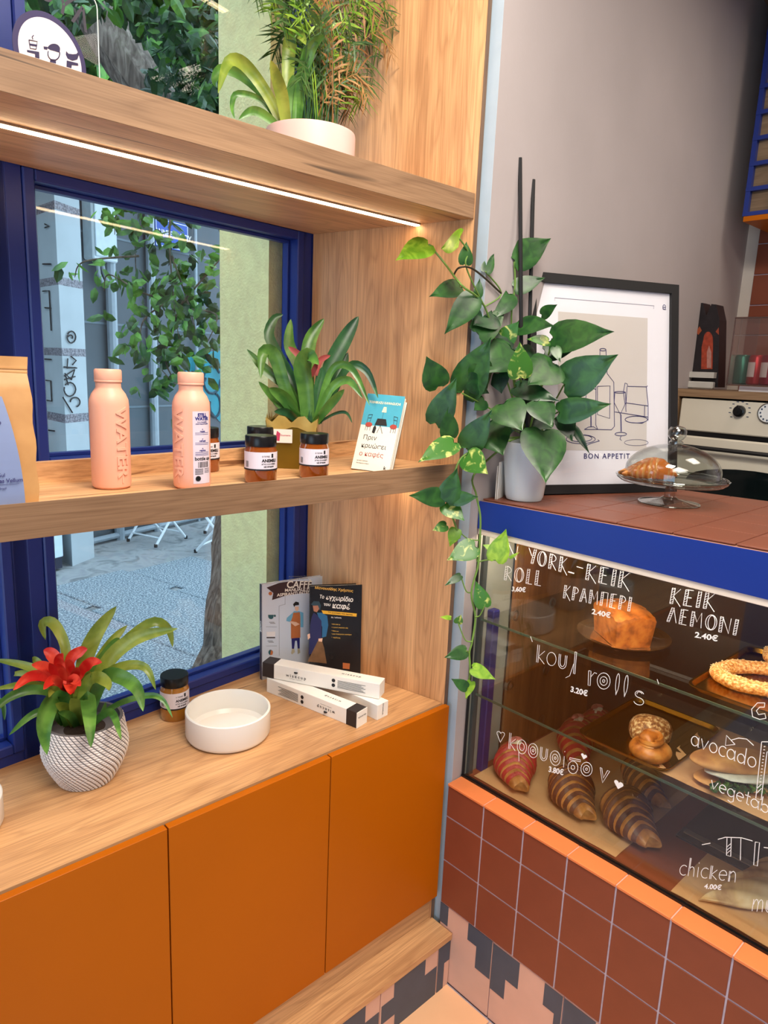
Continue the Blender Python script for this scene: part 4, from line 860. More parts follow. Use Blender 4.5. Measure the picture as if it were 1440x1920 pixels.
LV = [  # base, tip, width ratio, depth at base, depth at tip, material
 (K1(205, 182), K1(18, 262), .50, 1.74, 1.66, 1), (K1(388, 150), K1(262, 204), .62, 1.78, 1.72, 1), (K1(425, 305), K1(434, 168), .75, 1.80, 1.78, 0), (K1(545, 350), K1(600, 236), .55, 1.86, 1.84, 0), (K1(718, 280), K1(950, 140), .60, 1.9, 1.84, 0), (K1(722, 445), K1(906, 380), .58, 1.88, 1.82, 0),
 (K1(395, 435), K1(218, 486), .5, 1.76, 1.7, 0), (K1(478, 500), K1(303, 720), .55, 1.78, 1.7, 0), (K1(500, 500), K1(512, 388), .55, 1.84, 1.82, 0), (K1(684, 480), K1(600, 625), .75, 1.88, 1.82, 0), (K1(590, 600), K1(480, 660), 1.0, 1.88, 1.84, 3), (K1(500, 720), K1(680, 560), .55, 1.86, 1.80, 0), (K1(735, 672), K1(950, 660), .62, 1.84, 1.76, 0),
 (K1(880, 610), K1(970, 546), .7, 1.88, 1.84, 0), (K1(650, 770), K1(742, 650), .8, 1.82, 1.78, 2), (K1(945, 745), K1(1305, 700), .56, 1.84, 1.74, 0), (K1(925, 765), K1(800, 748), .45, 1.82, 1.78, 2), (K1(1015, 1030), K1(1335, 848), .68, 1.82, 1.74, 0), (K1(405, 1080), K1(565, 745), .64, 1.80, 1.72, 0), (K1(265, 1040), K1(193, 862), .85, 1.78, 1.74, 0),
 (K1(245, 1262), K1(368, 990), .55, 1.76, 1.70, 0), (K1(755, 985), K1(755, 775), .74, 1.74, 1.70, 2), (K1(705, 810), K1(558, 950), .95, 1.80, 1.76, 0), (K1(955, 900), K1(810, 1015), .80, 1.80, 1.72, 0), (K1(985, 1195), K1(1295, 1142), .52, 1.82, 1.76, 0), (K1(725, 1040), K1(992, 1115), .48, 1.80, 1.74, 3), (K1(650, 1140), K1(765, 1293), .95, 1.74, 1.68, 0),
 (K1(855, 1125), K1(950, 1275), .90, 1.76, 1.72, 0), (K1(888, 1300), K1(915, 1605), .84, 1.78, 1.72, 0), (K1(330, 1345), K1(325, 1165), .66, 1.76, 1.73, 0), (K1(358, 1370), K1(148, 1477), .52, 1.74, 1.68, 2), (K1(430, 1412), K1(578, 1185), .60, 1.78, 1.72, 0), (K1(555, 1260), K1(650, 1440), 1.0, 1.80, 1.74, 0), (K1(1010, 1215), K1(1068, 1365), .75, 1.86, 1.84, 3),
 (K1(1075, 1285), K1(1172, 1440), .28, 1.88, 1.86, 3), (K1(430, 1450), K1(555, 1560), .85, 1.76, 1.72, 2), (K1(310, 1735), K1(375, 1530), .66, 1.74, 1.72, 0), (K1(295, 1705), K1(93, 1692), .54, 1.74, 1.70, 0), (K1(350, 1715), K1(500, 1700), .62, 1.74, 1.72, 0), (K1(305, 1740), K1(420, 1840), .82, 1.76, 1.74, 2), (K1(312, 1870), K1(230, 1900), .7, 1.78, 1.76, 2),
 (K1(760, 800), K1(830, 930), .9, 1.84, 1.82, 3), (K1(640, 720), K1(545, 900), .9, 1.86, 1.84, 3), (K1(900, 830), K1(1100, 800), .7, 1.88, 1.86, 3), (K1(620, 960), K1(640, 1080), 1.0, 1.84, 1.82, 3), (K1(500, 900), K1(560, 1060), .8, 1.84, 1.82, 0), (K1(800, 1040), K1(760, 1160), .8, 1.84, 1.82, 3), (K1(540, 1120), K1(480, 1180), .9, 1.82, 1.80, 0), (K1(600, 1320), K1(720, 1300), .9, 1.82, 1.8, 3), (K1(930, 930), K1(1020, 1000), .8, 1.86, 1.84, 3), (K1(445, 1000), K1(580, 1080), .6, 1.82, 1.8, 3), (K1(960, 800), K1(995, 890), .6, 1.80, 1.78, 0), (K1(930, 1230), K1(820, 1290), .8, 1.86, 1.84, 3),
 (K2(378, 300), K2(338, 408), .72, 1.80, 1.79, 1), (K2(495, 405), K2(322, 487), .70, 1.78, 1.76, 2), (K2(618, 495), K2(683, 303), .66, 1.80, 1.78, 1), (K2(605, 425), K2(540, 395), .6, 1.82, 1.82, 1), (K2(705, 478), K2(765, 442), .3, 1.79, 1.78, 1), (K2(405, 585), K2(308, 645), .42, 1.80, 1.78, 0), (K2(550, 778), K2(497, 622), .62, 1.80, 1.79, 2),
 (K2(385, 880), K2(408, 828), .9, 1.80, 1.79, 2), (K2(345, 845), K2(278, 840), .4, 1.80, 1.79, 1), (K2(440, 1048), K2(308, 1088), .62, 1.80, 1.78, 0), (K2(475, 1152), K2(617, 1223), .56, 1.80, 1.78, 1), (K2(445, 1275), K2(350, 1220), .62, 1.80, 1.79, 0), (K2(470, 1235), K2(436, 1345), .55, 1.81, 1.81, 1)]
MATS = [LF1, LF2, LF3, LF4]
for (b_, tp, wr, d0, d1, mi) in LV:
    B = dpc(b_[0], b_[1], d0) - pp; T = dpc(tp[0], tp[1], d1) - pp; n_ = -RF + V((R.uniform(-.3, .3), R.uniform(-.3, .3), R.uniform(.0, .3)))
    m = MB(); heart_leaf(m, B, T, wr, n_, .10); m.build('leaf', MATS[mi], po, smooth=True)
STEMM = mat('vine_stem', (104, 140, 64), .5, var=.1)
def vine(pts, r=.0026, mt=STEMM):
    P = spline([dpc(*p) - pp for p in pts], 5 * len(pts)); m = MB(); m.tube(P, r, 6); m.build('stem', mt, po, smooth=True)
c1 = lambda x, y, d: K1(x, y) + (d,); c2 = lambda x, y, d: K2(x, y) + (d,)
vine([c1(790, 1330, 1.90), c1(720, 1000, 1.90), c1(700, 640, 1.90), c1(722, 440, 1.90), c1(718, 290, 1.90)])
vine([c1(780, 1330, 1.90), c1(640, 900, 1.88), c1(540, 560, 1.84), c1(400, 430, 1.77), c1(300, 300, 1.75), c1(205, 185, 1.74)])
vine([c1(540, 560, 1.84), c1(460, 400, 1.80), c1(425, 300, 1.80), c1(440, 230, 1.79), c1(388, 152, 1.78)], .002)
vine([c1(540, 560, 1.84), c1(640, 480, 1.86), c1(545, 350, 1.86)], .002); vine([c1(640, 480, 1.86), c1(480, 340, 1.80), c1(390, 325, 1.78), c1(355, 370, 1.77)], .0024, mat('dark_stem', (52, 46, 30), .6))
for e in ((1015, 1030, 1.84), (985, 1190, 1.84), (945, 750, 1.86), (888, 1300, 1.82), (755, 985, 1.78), (650, 1150, 1.80), (405, 1080, 1.82), (1010, 1215, 1.87), (955, 900, 1.82), (430, 1412, 1.80), (555, 1260, 1.82), (700, 810, 1.82)): vine([c1(800, 1340, 1.92), c1((800 + e[0]) / 2 + R.uniform(-30, 30), 1300 + (e[1] - 1300) * .5, 1.90), c1(*e)], .0022)
vine([c1(760, 1340, 1.90), c1(640, 1380, 1.84), c1(480, 1420, 1.80), c1(380, 1500, 1.78), c1(330, 1730, 1.76), c2(380, 300, 1.80), c2(400, 360, 1.80)], .0026)
vine([c1(700, 1360, 1.88), c1(480, 1560, 1.80), c1(490, 1690, 1.80), c2(525, 220, 1.80), c2(522, 370, 1.81), c2(512, 520, 1.81), c2(470, 690, 1.81), c2(495, 840, 1.82), c2(475, 990, 1.82), c2(458, 1060, 1.82), c2(462, 1180, 1.82), c2(440, 1340, 1.82)], .0028)
for a, b_ in (((520, 500), (618, 492)), ((470, 690), (405, 585)), ((495, 840), (550, 775)), ((475, 990), (390, 880)), ((455, 1060), (440, 1048)), ((460, 1180), (480, 1152)), ((515, 370), (380, 300)), ((512, 500), (495, 410))): vine([c2(a[0], a[1], 1.815), c2((a[0] + b_[0]) / 2, max(a[1], b_[1]) - 10, 1.81), c2(b_[0], b_[1], 1.80)], .0018)
m = MB(); m.box(-.008, .008, -.0005, .0005, -.012, .012, M=Mx(dp(976, 862, 1.83) - pp + V((0, 0, 0)), RX, z=-RF) @ Matrix.Rotation(math.pi / 2, 4, 'X')); 
# framed picture
PB0, PB1 = Zp(990, 930, CTZ(1.12)), Zp(1269, 922, CTZ(.93)); pd = (PB1 - PB0); pd.z = 0; PWd = pd.length; pd.normalize(); nb = V((-pd.y, pd.x, 0)); 
if nb.y < 0: nb.negate()
ta = .16; up = V((0, 0, math.cos(ta))) + nb * math.sin(ta); PH = .612; FP = Mx((PB0.x, PB0.y, CTZ(1.02) + .002), pd, z=-(nb * math.cos(ta) - V((0, 0, math.sin(ta))))); 
fo = thing('picture_frame', 'black framed line drawing of wine bottle and glasses leaning on the wall', 'picture', FP.translation); PFo = Matrix.Translation(-FP.translation) @ FP
m = MB(); fw = .026
for a in ((0, fw, 0, PH), (PWd - fw, PWd, 0, PH), (fw, PWd - fw, PH - fw, PH), (fw, PWd - fw, 0, fw)): m.box(a[0], a[1], a[2], a[3], -.022, 0, M=PFo)
m.box(fw, PWd - fw, fw, PH - fw, -.020, -.016, M=PFo); m.build('frame', BLACKM, fo)
m = MB(); m.box(fw, PWd - fw, fw, PH - fw, -.016, -.010, M=PFo); m.build('mat_board', mat('mount_board', (232, 232, 240), .6, var=.01), fo)
px_ = lambda u, v: (FP.inverted() @ onp(u, v, FP.translation - (FP.to_3x3() @ V((0, 0, 1))) * .0098, FP.to_3x3() @ V((0, 0, 1))))
CR = lambda x, y: (980 + x / 3.13, 480 + y / 3.13)
q0 = px_(*CR(150, 1140)); q1 = px_(*CR(733, 365)); x0_ = px_(*CR(180, 400)).x
m = MB(); m.box(.10, q1.x, q0.y, q1.y, -.0098, -.0095, M=PFo); m.build('print', mat('beige_print', (205, 200, 196), .6, var=.01), fo)
m = MB()
def dr(pts, r=.0011, cr=CR):
    P = [px_(*cr(x, y)) for x, y in pts]; m.tube([PFo @ V((p.x, p.y, -.0092)) for p in P], r, 4)
def el(cx, cy, rx, ry, t0=0, t1=360): return arc(cx, cy, rx, ry, t0, t1, 20)
dr(el(470, 550, 18, 7)); dr([(453, 552), (452, 640), (430, 700), (428, 990), (440, 1018), (520, 1020), (538, 1000), (534, 740), (495, 690), (488, 552)]); dr([(438, 765), (512, 762), (510, 953), (438, 930), (438, 765)])
dr(el(570, 800, 32, 5)); dr([(540, 800), (536, 860), (572, 930), (605, 860), (602, 800)]); dr([(575, 930), (577, 1030)], .002); dr(el(575, 1045, 34, 10)); dr([(577, 1055), (570, 1075), (580, 1082)])
dr([(372, 785), (370, 860), (400, 905), (428, 880)]); dr([(372, 785), (400, 776), (428, 782)]); dr([(400, 905), (400, 1000)], .002); dr([(362, 1018), (385, 1004), (415, 1002), (440, 1018), (362, 1018)])
dr([(370, 915), (428, 918)]); dr([(540, 915), (733, 945)]); dr([(600, 870), (590, 800), (600, 745), (612, 750), (616, 765), (725, 768), (732, 762)]); dr([(612, 765), (604, 890), (606, 915)]); dr([(725, 768), (735, 870), (735, 965)]); dr([(604, 862), (735, 880)]); dr([(715, 878), (713, 940)])
dr(el(666, 960, 66, 20)); dr([(640, 978), (700, 982), (712, 975)]); dr(el(340, 1075, 86, 26)); dr(el(340, 1070, 66, 20)); dr([(360, 1118), (400, 1100), (450, 1085), (440, 1078)]); dr([(280, 950), (320, 958), (300, 968)])
dr(el(666, 1095, 70, 18), .0006)
dr([(188, 262), (188, 245), (770, 292), (768, 310)], .0004); dr(el(830, 300, 8, 14), .0008); dr([(822, 312), (840, 314)], .0008); dr([(822, 300), (838, 302)], .0008)
m.build('line_drawing', NAVY, fo)
m = MB(); tc_ = px_(*CR(357, 1176)); te = px_(*CR(660, 1176)); text(m, 'BON APPETIT', .0215, PFo @ Matrix.Translation((tc_.x, tc_.y, -.0094)), align='LEFT', bold=.0003, spacing=1.25, maxw=None); m.build('caption', NAVY, fo)
m = MB(); m.box(fw, PWd - fw, fw, PH - fw, -.0065, -.0060, M=PFo); m.build('glazing', glass('picture_glass', (1, 1, 1), .8, .04), fo)
# papers behind the pot
m = MB(); pq = Zp(930, 915, CTZ(1.18)); pk = thing('leaflet', 'white leaflet standing behind the white plant pot', 'leaflet', (1.508, 1.146, CTZ(1.15)), .35); m.box(-.022, .03, 0, .0015, 0, .10); m.build('sheet', WHITEP, pk); m = MB(); m.box(-.026, -.006, .004, .005, 0, .09); m.build('sheet', WHITEP, pk)
# cake stand with dome
sc = V((1.826, .826, CTZ(.826))); cs = thing('cake_stand', 'footed clear glass cake stand with domed lid on the counter', 'cake stand', sc)
m = MB(); m.lathe([(.0, .0), (.070, .0), (.0785, .002), (.0785, .004), (.055, .008), (.024, .014), (.014, .022), (.0125, .04), (.015, .053), (.016, .056), (0, .056)], 48, close=False)
m.build('foot', GLASSC, cs, smooth=True)
m = MB(); n = 96; prof = [(.0, .0565), (.10, .0565), (.128, .058), (.139, .066), (.142, .072), (.139, .073), (.128, .064), (.10, .062), (.0, .062)]; m.lathe(prof, n, close=False)
m.v = [(x * (1 + (.012 * abs(math.sin(12 * math.atan2(y, x))) if math.hypot(x, y) > .12 else 0)), y * (1 + (.012 * abs(math.sin(12 * math.atan2(y, x))) if math.hypot(x, y) > .12 else 0)), z) for x, y, z in m.v]; m.build('plate', GLASSC, cs, smooth=True)
m = MB(); R0 = .121
pr = [(R0, .064), (R0, .085)] + [(R0 * math.cos(math.radians(a)), .085 + .075 * math.sin(math.radians(a))) for a in range(8, 86, 6)]; pr2 = [(r - .0025, z - (.0022 if z > .1 else 0)) for r, z in reversed(pr)]
m.lathe(pr + [(.006, .161), (.003, .158)] + pr2, 64, close=False); m.build('dome', GLASSC, cs, smooth=True)
m = MB(); m.lathe([(.0, .1605), (.018, .161), (.018, .166), (.012, .170), (.017, .174), (.0235, .183), (.0235, .195), (.017, .205), (.0, .2085)], 24, close=False); m.build('knob', glass('knob_glass', (.82, .86, .85), 2.2, .12), cs, smooth=True)
m = MB(); m.tube([(.139 * math.cos(a / 40 * 6.2832), .139 * math.sin(a / 40 * 6.2832), .0725) for a in range(41)], .0022, 6); m.tube([(.0775 * math.cos(a / 40 * 6.2832), .0775 * math.sin(a / 40 * 6.2832), .003) for a in range(41)], .0016, 6); m.tube([(R0 * math.cos(a / 40 * 6.2832), R0 * math.sin(a / 40 * 6.2832), .066) for a in range(41)], .0014, 6); m.build('glass_rim', glass('rim_glass', (.6, .68, .64), 2.2, .15), cs, smooth=True)
cr_ = croissant((sc.x - .078, sc.y + .085, 0), (sc.x + .028, sc.y + .0, 0), sc.z + .063, 'glazed nut croissant under the glass dome', mat('glaze', (190, 104, 40), .25, var=.2, scale=40), .036, group='pastries under glass', segs=9)
# ================================================================ BACK KITCHEN
XO = 2.8; ov0 = Xp(1278, 737, XO); zb_ = Xp(1275, 728, XO).z
kc = thing('oven_housing', 'wooden housing around the cream built-in oven', 'cabinet', (XO, ov0.y, 0)); OY = -1.0
m = MB(); m.box(-.02, .60, OY, .012, zb_ - .03, zb_); m.box(-.018, .6, .0, .012, 0, zb_ - .03); m.box(.05, .6, OY, 0, 0, zb_ - .9); m.build('carcass', wood('housing', 'y', (150, 122, 92), (124, 96, 72), off=3.3), kc)
ov = thing('oven', 'cream built-in oven with black knob and round clock', 'oven', (XO - .012, ov0.y - .008, zb_ - .85)); EN = mat('cream_enamel', (214, 208, 192), .3, var=.01)
zz = .85 - .037
m = MB(); m.cbox(0, .5, -.62, 0, zz - .125, zz, .004); m.build('control_panel', EN, ov); m = MB(); m.cbox(0.0, .5, -.62, 0, .2, zz - .145, .006); m.build('door', EN, ov); m = MB(); m.box(.01, .5, -.62, -.0, zz - .145, zz - .125); m.build('vent_slot', BLACK, ov)
m = MB(); ypt = [(-.06, .26), (-.56, .26), (-.56, .50)] + [(-.31 + .25 * math.cos(math.radians(a)), .50 + .06 * math.sin(math.radians(a))) for a in range(180, -1, -15)]; m.poly([V((-.001, y, z)) for y, z in ypt], .002, (-1, 0, 0)); m.build('oven_window', mat('oven_glass', (14, 22, 24), .06, var=0), ov)
m = MB(); m.tube([(-.035, -.56, zz - .185), (-.035, -.02, zz - .185)], .008, 8); m.build('handle', BLACKM, ov)
kp = Xp(1387, 771, XO - .012); RYX = Matrix.Rotation(-math.pi / 2, 4, 'Y')
ky = kp.y - ov.location.y; kz = kp.z - ov.location.z
m = MB(); m.lathe([(.022, 0), (.021, .012), (.014, .014), (.014, .024), (.0, .025)], 20, M=Matrix.Translation((0, ky, kz)) @ RYX, close=False); m.box(-.028, -.02, ky - .003, ky + .003, kz, kz + .022); m.build('knob', BLACK, ov, smooth=True)
cy_ = Xp(1436, 772, XO - .012).y - ov.location.y - .01; m = MB(); m.lathe([(.037, 0), (.037, .006), (.034, .008), (.034, .005), (0, .005)], 32, M=Matrix.Translation((0, cy_, kz)) @ RYX, close=False); m.build('clock_bezel', STEEL, ov, smooth=True)
m = MB(); m.lathe([(.033, .0055), (0, .0056)], 32, M=Matrix.Translation((0, cy_, kz)) @ RYX, close=False); m.build('clock_face', mat('clock_white', (226, 230, 232), .4), ov)
m = MB()
for k in range(12): a = k * math.pi / 6; m.box(-.0068, -.006, cy_ + .026 * math.cos(a) - .0025, cy_ + .026 * math.cos(a) + .0025, kz + .026 * math.sin(a) - .003, kz + .026 * math.sin(a) + .003)
for k in range(10): a = math.radians(-40 + 28 * k); m.box(-.0008, 0, ky + .036 * math.cos(a) - .004, ky + .036 * math.cos(a) + .004, kz + .036 * math.sin(a) - .0015, kz + .036 * math.sin(a) + .0015)
m.build('dial_marks', mat('dial_blue', (40, 60, 90), .5), ov)
# dark carved bag, strap, display box with cans
pb = Xp(1320, 726, XO + .16); bag = thing('coffee_pack', 'dark gift pack with two pointed ears and red arched picture', 'package', (XO + .14, pb.y, zb_), 0)
def bp(u, v): q = Xp(u, v, XO + .14); return (q.y - pb.y, q.z - zb_)
out = [(1298, 726), (1297, 640), (1302, 600), (1310, 568), (1318, 568), (1324, 592), (1334, 570), (1343, 571), (1349, 600), (1348, 660), (1346, 726)]
m = MB(); m.poly([V((0, *bp(u, v))) for u, v in out], .07, (1, 0, 0)); m.build('body', mat('pack_dark', (34, 30, 34), .35, var=.3, scale=30), bag)
for kk, pts, mt in (('picture', [(1315, 692), (1316, 650)] + arc(1328, 638, 9, 16, 180, 360, 8) + [(1337, 650), (1336, 692)], mat('red_arch', (150, 58, 36), .5, var=.3, scale=60)), ('figure', [(1326, 690), (1326, 660), (1330, 648), (1334, 660), (1334, 690)], mat('arch_figure', (170, 120, 110), .5, var=.2, scale=60)), ('badge', [(1305, 622), (1312, 612), (1316, 620), (1310, 628)], mat('rust_mark', (150, 72, 40), .5)), ('badge', [(1342, 622), (1348, 614), (1348, 628)], mat('rust_mark2', (140, 60, 36), .5))):
    q = MB(); q.poly([V((-.0005 - (.001 if kk == 'figure' else 0), *bp(u, v))) for u, v in pts], .0015, (-1, 0, 0)); q.build(kk, mt, bag)
m = MB(); a_ = bp(1294, 706); b_ = bp(1345, 700); m.box(-.03, -.004, b_[0], a_[0], .045, .068); m.cbox(-.03, -.004, b_[0], a_[0], .002, .03, .004); m.build('strap', mat('grey_strap', (190, 188, 182), .5), bag)
bx0 = Xp(1362, 722, XO + .02); acr = thing('acrylic_box', 'clear acrylic dispenser box with cans on the oven housing', 'box', (XO + .02, bx0.y, zb_), 0)
hb = Xp(1372, 596, XO + .02).z - zb_; m = MB(); m.box(0, .003, -.42, 0, .02, hb); m.box(.003, .24, -.003, 0, .02, hb); m.box(.003, .24, -.42, -.003, .02, .024); m.box(.003, .24, -.42, -.003, hb - .003, hb); m.build('shell', glass('acrylic', (.84, .80, .80), 2.0, .10), acr)
m = MB(); 
for p_ in ([(0, 0, .02), (0, 0, hb), (0, -.42, hb)], [(0, 0, .022), (0, -.42, .022)], [(0, 0, hb), (.24, 0, hb)]): m.tube(p_, .003, 6)
m.build('edges', glass('acrylic_edge', (.7, .5, .46), 2.5, .2), acr); m = MB(); m.box(.02, .22, -.40, -.04, 0, .02); m.build('base', mat('base_white', (200, 200, 206), .4), acr)
def can(u, v, color, label):
    p = Xp(u, v, XO + .10); c = thing('drink_can', label, 'can', (XO + .10, p.y, zb_ + .0245), 0, 'cans in the acrylic box'); m = MB(); m.lathe([(.024, 0), (.029, .006), (.029, .104), (.024, .112), (.022, .112), (.022, .109), (0, .109)], 24, close=False); m.build('body', color, c, smooth=True)
    if 'red' in label: m = MB(); cyl_patch(m, .0294, math.pi - .75 - .55, math.pi + .75 - .55, .03, .085, 10); m.build('badge', WHITEP, c)
    m = MB(); m.lathe([(.0225, .1093), (.021, .1098), (0, .1098)], 20, close=False); m.build('lid', STEEL, c)
can(1390, 700, mat('can_green', (30, 110, 92), .3, metal=.5), 'green drink can in the acrylic box'); can(1416, 700, mat('can_red', (176, 34, 46), .3, metal=.4), 'red drink can with white badge in the acrylic box'); can(1440, 700, mat('can_crimson', (150, 30, 60), .3, metal=.4), 'crimson red drink can at the picture edge')
# blue lattice wall cabinet
XLc = 3.05; lc = Xp(1395, 406, XLc); la = thing('lattice_cabinet', 'blue lattice fronted wall cabinet with orange underside', 'cabinet', (XLc, lc.y, lc.z))
m = MB(); m.box(.02, .36, -1.2, 0, .0, .85); m.build('body', wood('cab_back', 'y', (150, 126, 98), (120, 98, 76), off=6), la); m = MB(); m.box(-.004, .36, -1.2, 0, -.02, -.001); m.build('underside', ORANGE, la)
for i in range(12): m = MB(); m.box(-.002, .018, -.012 - i * .1, 0.006 - i * .1, 0, .85); m.build('lattice_bar', BLUE, la)
for j in range(10): m = MB(); m.box(-.004, .016, -1.2, 0.006, j * .0925, j * .0925 + .015); m.build('lattice_bar', BLUE, la)
m = MB(); m.box(-.006, -.004, -.16, -.105, .285, .365); m.build('price_card', WHITEP, la)
# ================================================================ THINGS ON THE MIDDLE SHELF
ZS = 1.5512
# water bottles
PEACHM = mat('peach_bottle', (240, 178, 152), .42, var=.02, scale=5)
def bottle(c, rz, label, letters_a, labelled):
    o = thing('water_bottle', label, 'bottle', (c[0], c[1], ZS), rz, 'peach water bottles'); m = MB(); r = .0355
    m.lathe([(0, .0), (.030, .0), (.0345, .004), (r, .010), (r, .155), (.0345, .166), (.0300, .177), (.0235, .186), (.0225, .189), (.0225, .197), (0, .197)], 48, close=False); m.build('body', PEACHM, o, smooth=True)
    m = MB(); m.lathe([(.0235, .1975), (.0245, .199), (.0245, .2005), (.0238, .2015), (.0243, .2035), (.0243, .2190), (.0225, .2215), (0, .222)], 40, close=False); m.build('cap', PEACHM, o, smooth=True)
    m = MB(); text_cyl(m, 'WATER', .030, r + .0002, letters_a, .088, ext=.0020, bold=.0004, vert=True, xs=1.28); text_cyl(m, 'I', .026, r + .0002, letters_a, .020, ext=.0008, vert=False); m.build('embossed_lettering', PEACHM, o)
    if labelled:
        m = MB(); A0, A1 = -math.pi / 2 - .42, -math.pi / 2 + .66; cyl_patch(m, r + .0003, A0, A1, .012, .150, 14); l = m.build('label', mat('label_lilac', (226, 212, 222), .5), o); l['label'] = 'printed lilac label'
        m = MB(); ac = (A0 + A1) / 2
        for s_, z, sz, bd in (('STILL', .143, .0085, .0004), ('WATER', .136, .0085, .0004)): text_cyl(m, s_, sz, r + .0005, ac, z, bold=bd)
        for s_, z, sz in (('is a reusable', .130, .0042), ('plant-based bottle', .1265, .0038)): text_cyl(m, s_, sz, r + .0005, ac, z)
        for z in (.1165, .098, .080): text_cyl(m, 'o', .005, r + .0005, ac, z)
        for s_, z in (('reuse', .1125), ('refresh', .094), ('rejoice', .076)): text_cyl(m, s_, .005, r + .0005, ac, z, bold=.0001)
        for z in (.109, .106, .090, .087, .072, .069, .0665): cyl_patch(m, r + .0005, ac - .42, ac + .42, z, z + .0008)
        m.build('print', mat('label_navy', (44, 48, 128), .5), o)
        m = MB(); text_cyl(m, 'bottle up', .0092, r + .0005, ac + .02, .060, bold=.0002)
        k = ac - .28
        rb_ = random.Random(2)
        while k < ac + .38: w_ = rb_.choice((.012, .02, .03)); cyl_patch(m, r + .0005, k, k + w_, .043, .054, 2); k += w_ + rb_.choice((.014, .024))
        for z in (.040, .038, .036, .034, .032, .030): cyl_patch(m, r + .0005, ac - .44, ac + .02, z, z + .0009)
        for z in (.040, .0375, .035, .0325): cyl_patch(m, r + .0005, ac + .1, ac + .46, z, z + .0008)
        m.lathe([(.0052, 0), (.0052, .0003), (.0028, .0003), (.0028, 0)], 16, M=Matrix.Translation(((r + .0005) * math.cos(ac - .28), (r + .0005) * math.sin(ac - .28), .022)) @ Matrix.Rotation(math.pi / 2 + ac - .28 + math.pi / 2 - math.pi / 2, 4, 'Z') @ Matrix.Rotation(math.pi / 2, 4, 'X')); m.build('print', INK, o)
    return o
bottle((.525, 1.318), 0, 'plain peach water bottle with raised lettering on the middle shelf', -math.pi / 2 - .50 + .55 + .15, False)
bottle((.655, 1.247), 0, 'peach water bottle with lilac barcode label on the middle shelf', -math.pi / 2 - 1.25, True)
# honey jars
HONEY = bpy.data.materials.new('honey'); HONEY.use_nodes = True; hb_ = HONEY.node_tree.nodes['Principled BSDF']; hb_.inputs['Base Color'].default_value = (.42, .10, .012, 1); hb_.inputs['Roughness'].default_value = .08; hb_.inputs['Transmission Weight'].default_value = .35; hb_.inputs['Coat Weight'].default_value = .8
hb_.inputs['Subsurface Weight'].default_value = .3
LBL = mat('jar_label', (232, 224, 234), .5, var=.01)
def jar(c, z, r, h, label, view=None, honey=HONEY):
    ang = math.atan2(-c[1], -c[0]); o = thing('honey_jar', label, 'jar', (c[0], c[1], z), 0, 'honey jars'); hl = h * .80
    m = MB(); m.lathe([(0, .0), (r * .92, 0), (r, .004), (r, hl * .86), (r * .93, hl * .93), (r * .90, hl), (0, hl)], 40, close=False); m.build('glass_body', honey, o, smooth=True)
    m = MB(); m.lathe([(r * .95, hl - .002), (r * .97, hl), (r * .97, h - .002), (r * .94, h), (0, h)], 40, close=False); m.build('lid', BLACK, o, smooth=True)
    m = MB(); cyl_patch(m, r + .0004, ang - 1.5, ang + 2.2, hl * .38, hl * .84, 30); m.build('label', LBL, o)
    a = ang + .42; m = MB(); text_cyl(m, 'ANEMELI', r * .26, r + .0007, a + .15, hl * .62, bold=.0003); text_cyl(m, 'Ο ΤΟΠΟΣ', r * .11, r + .0007, a - .1, hl * .73); text_cyl(m, 'ΑΓΝΟ ΕΛΛΗΝΙΚΟ', r * .12, r + .0007, a + .1, hl * .53); text_cyl(m, 'ΜΕ ΘΥΜΑΡΙ', r * .12, r + .0007, a + .1, hl * .46, bold=.0001)
    cyl_patch(m, r + .0008, ang - 1.5, ang + 2.2, hl * .36, hl * .40, 30); cyl_patch(m, r + .0008, a + .26, a + .40, hl * .70, hl * .80, 4)
    for k in range(7): cyl_patch(m, r + .0007, ang - 1.05 + k * .035, ang - 1.035 + k * .035, hl * .44, hl * .60, 1)
    m.build('print', INK, o); return o
def xy(u, v, d): p = dp(u, v, d); return (p.x, p.y)
jar((.806, 1.236), ZS, .0335, .098, 'honey jar at the shelf edge, front one of the left pair')
jar(xy(489, 850, 1.67), ZS, .0335, .098, 'honey jar tucked behind the front jar of the left pair')
jar((.945, 1.236), ZS, .0325, .098, 'honey jar standing alone in front of the gold plant pot')
jar(xy(383, 850, 1.585), ZS, .0335, .098, 'honey jar mostly hidden behind the labelled water bottle')
HON2 = HONEY.copy(); HON2.name = 'honey_light'; HON2.node_tree.nodes['Principled BSDF'].inputs['Base Color'].default_value = (.60, .24, .02, 1)
jar((.777, 1.590), .8802, .0365, .118, 'tall honey jar on the worktop beside the window', honey=HON2)
# coffee bag
KRAFT = speckle('kraft_paper', [(176, 126, 74), (206, 156, 98)], 10, .5, .25, pos=(.35, .65)); cbg = thing('coffee_bag', 'kraft coffee bag with slate blue label at the left of the shelf', 'bag', (.300, 1.262, ZS), -.05)
m = MB(); n = 18; vs = []; fs = []; W2 = .068; HB = .238
for i in range(n + 1):
    u = i / n; z = HB * u; dth = (.036 * (1 - u ** 2.0 * .95) if u < .82 else .0022 + .036 * (1 - .82 ** 2 * .95) * max(0, (.90 - u) / .08)) ; wv = W2 * (.98 + .03 * u)
    for (x, y) in ((-1, 1), (-.98, .0), (-1, -1), (-.5, -1.12), (0, -1.18), (.5, -1.12), (1, -1), (.90 if u < .8 else .98, 0), (1, 1), (.5, 1.1), (0, 1.15), (-.5, 1.1)): vs.append(V((x * wv + .0015 * math.sin(z * 90 + y), y * dth, z)))
K = 12
for i in range(n):
    for j in range(K): fs.append((i * K + j, i * K + (j + 1) % K, (i + 1) * K + (j + 1) % K, (i + 1) * K + j))
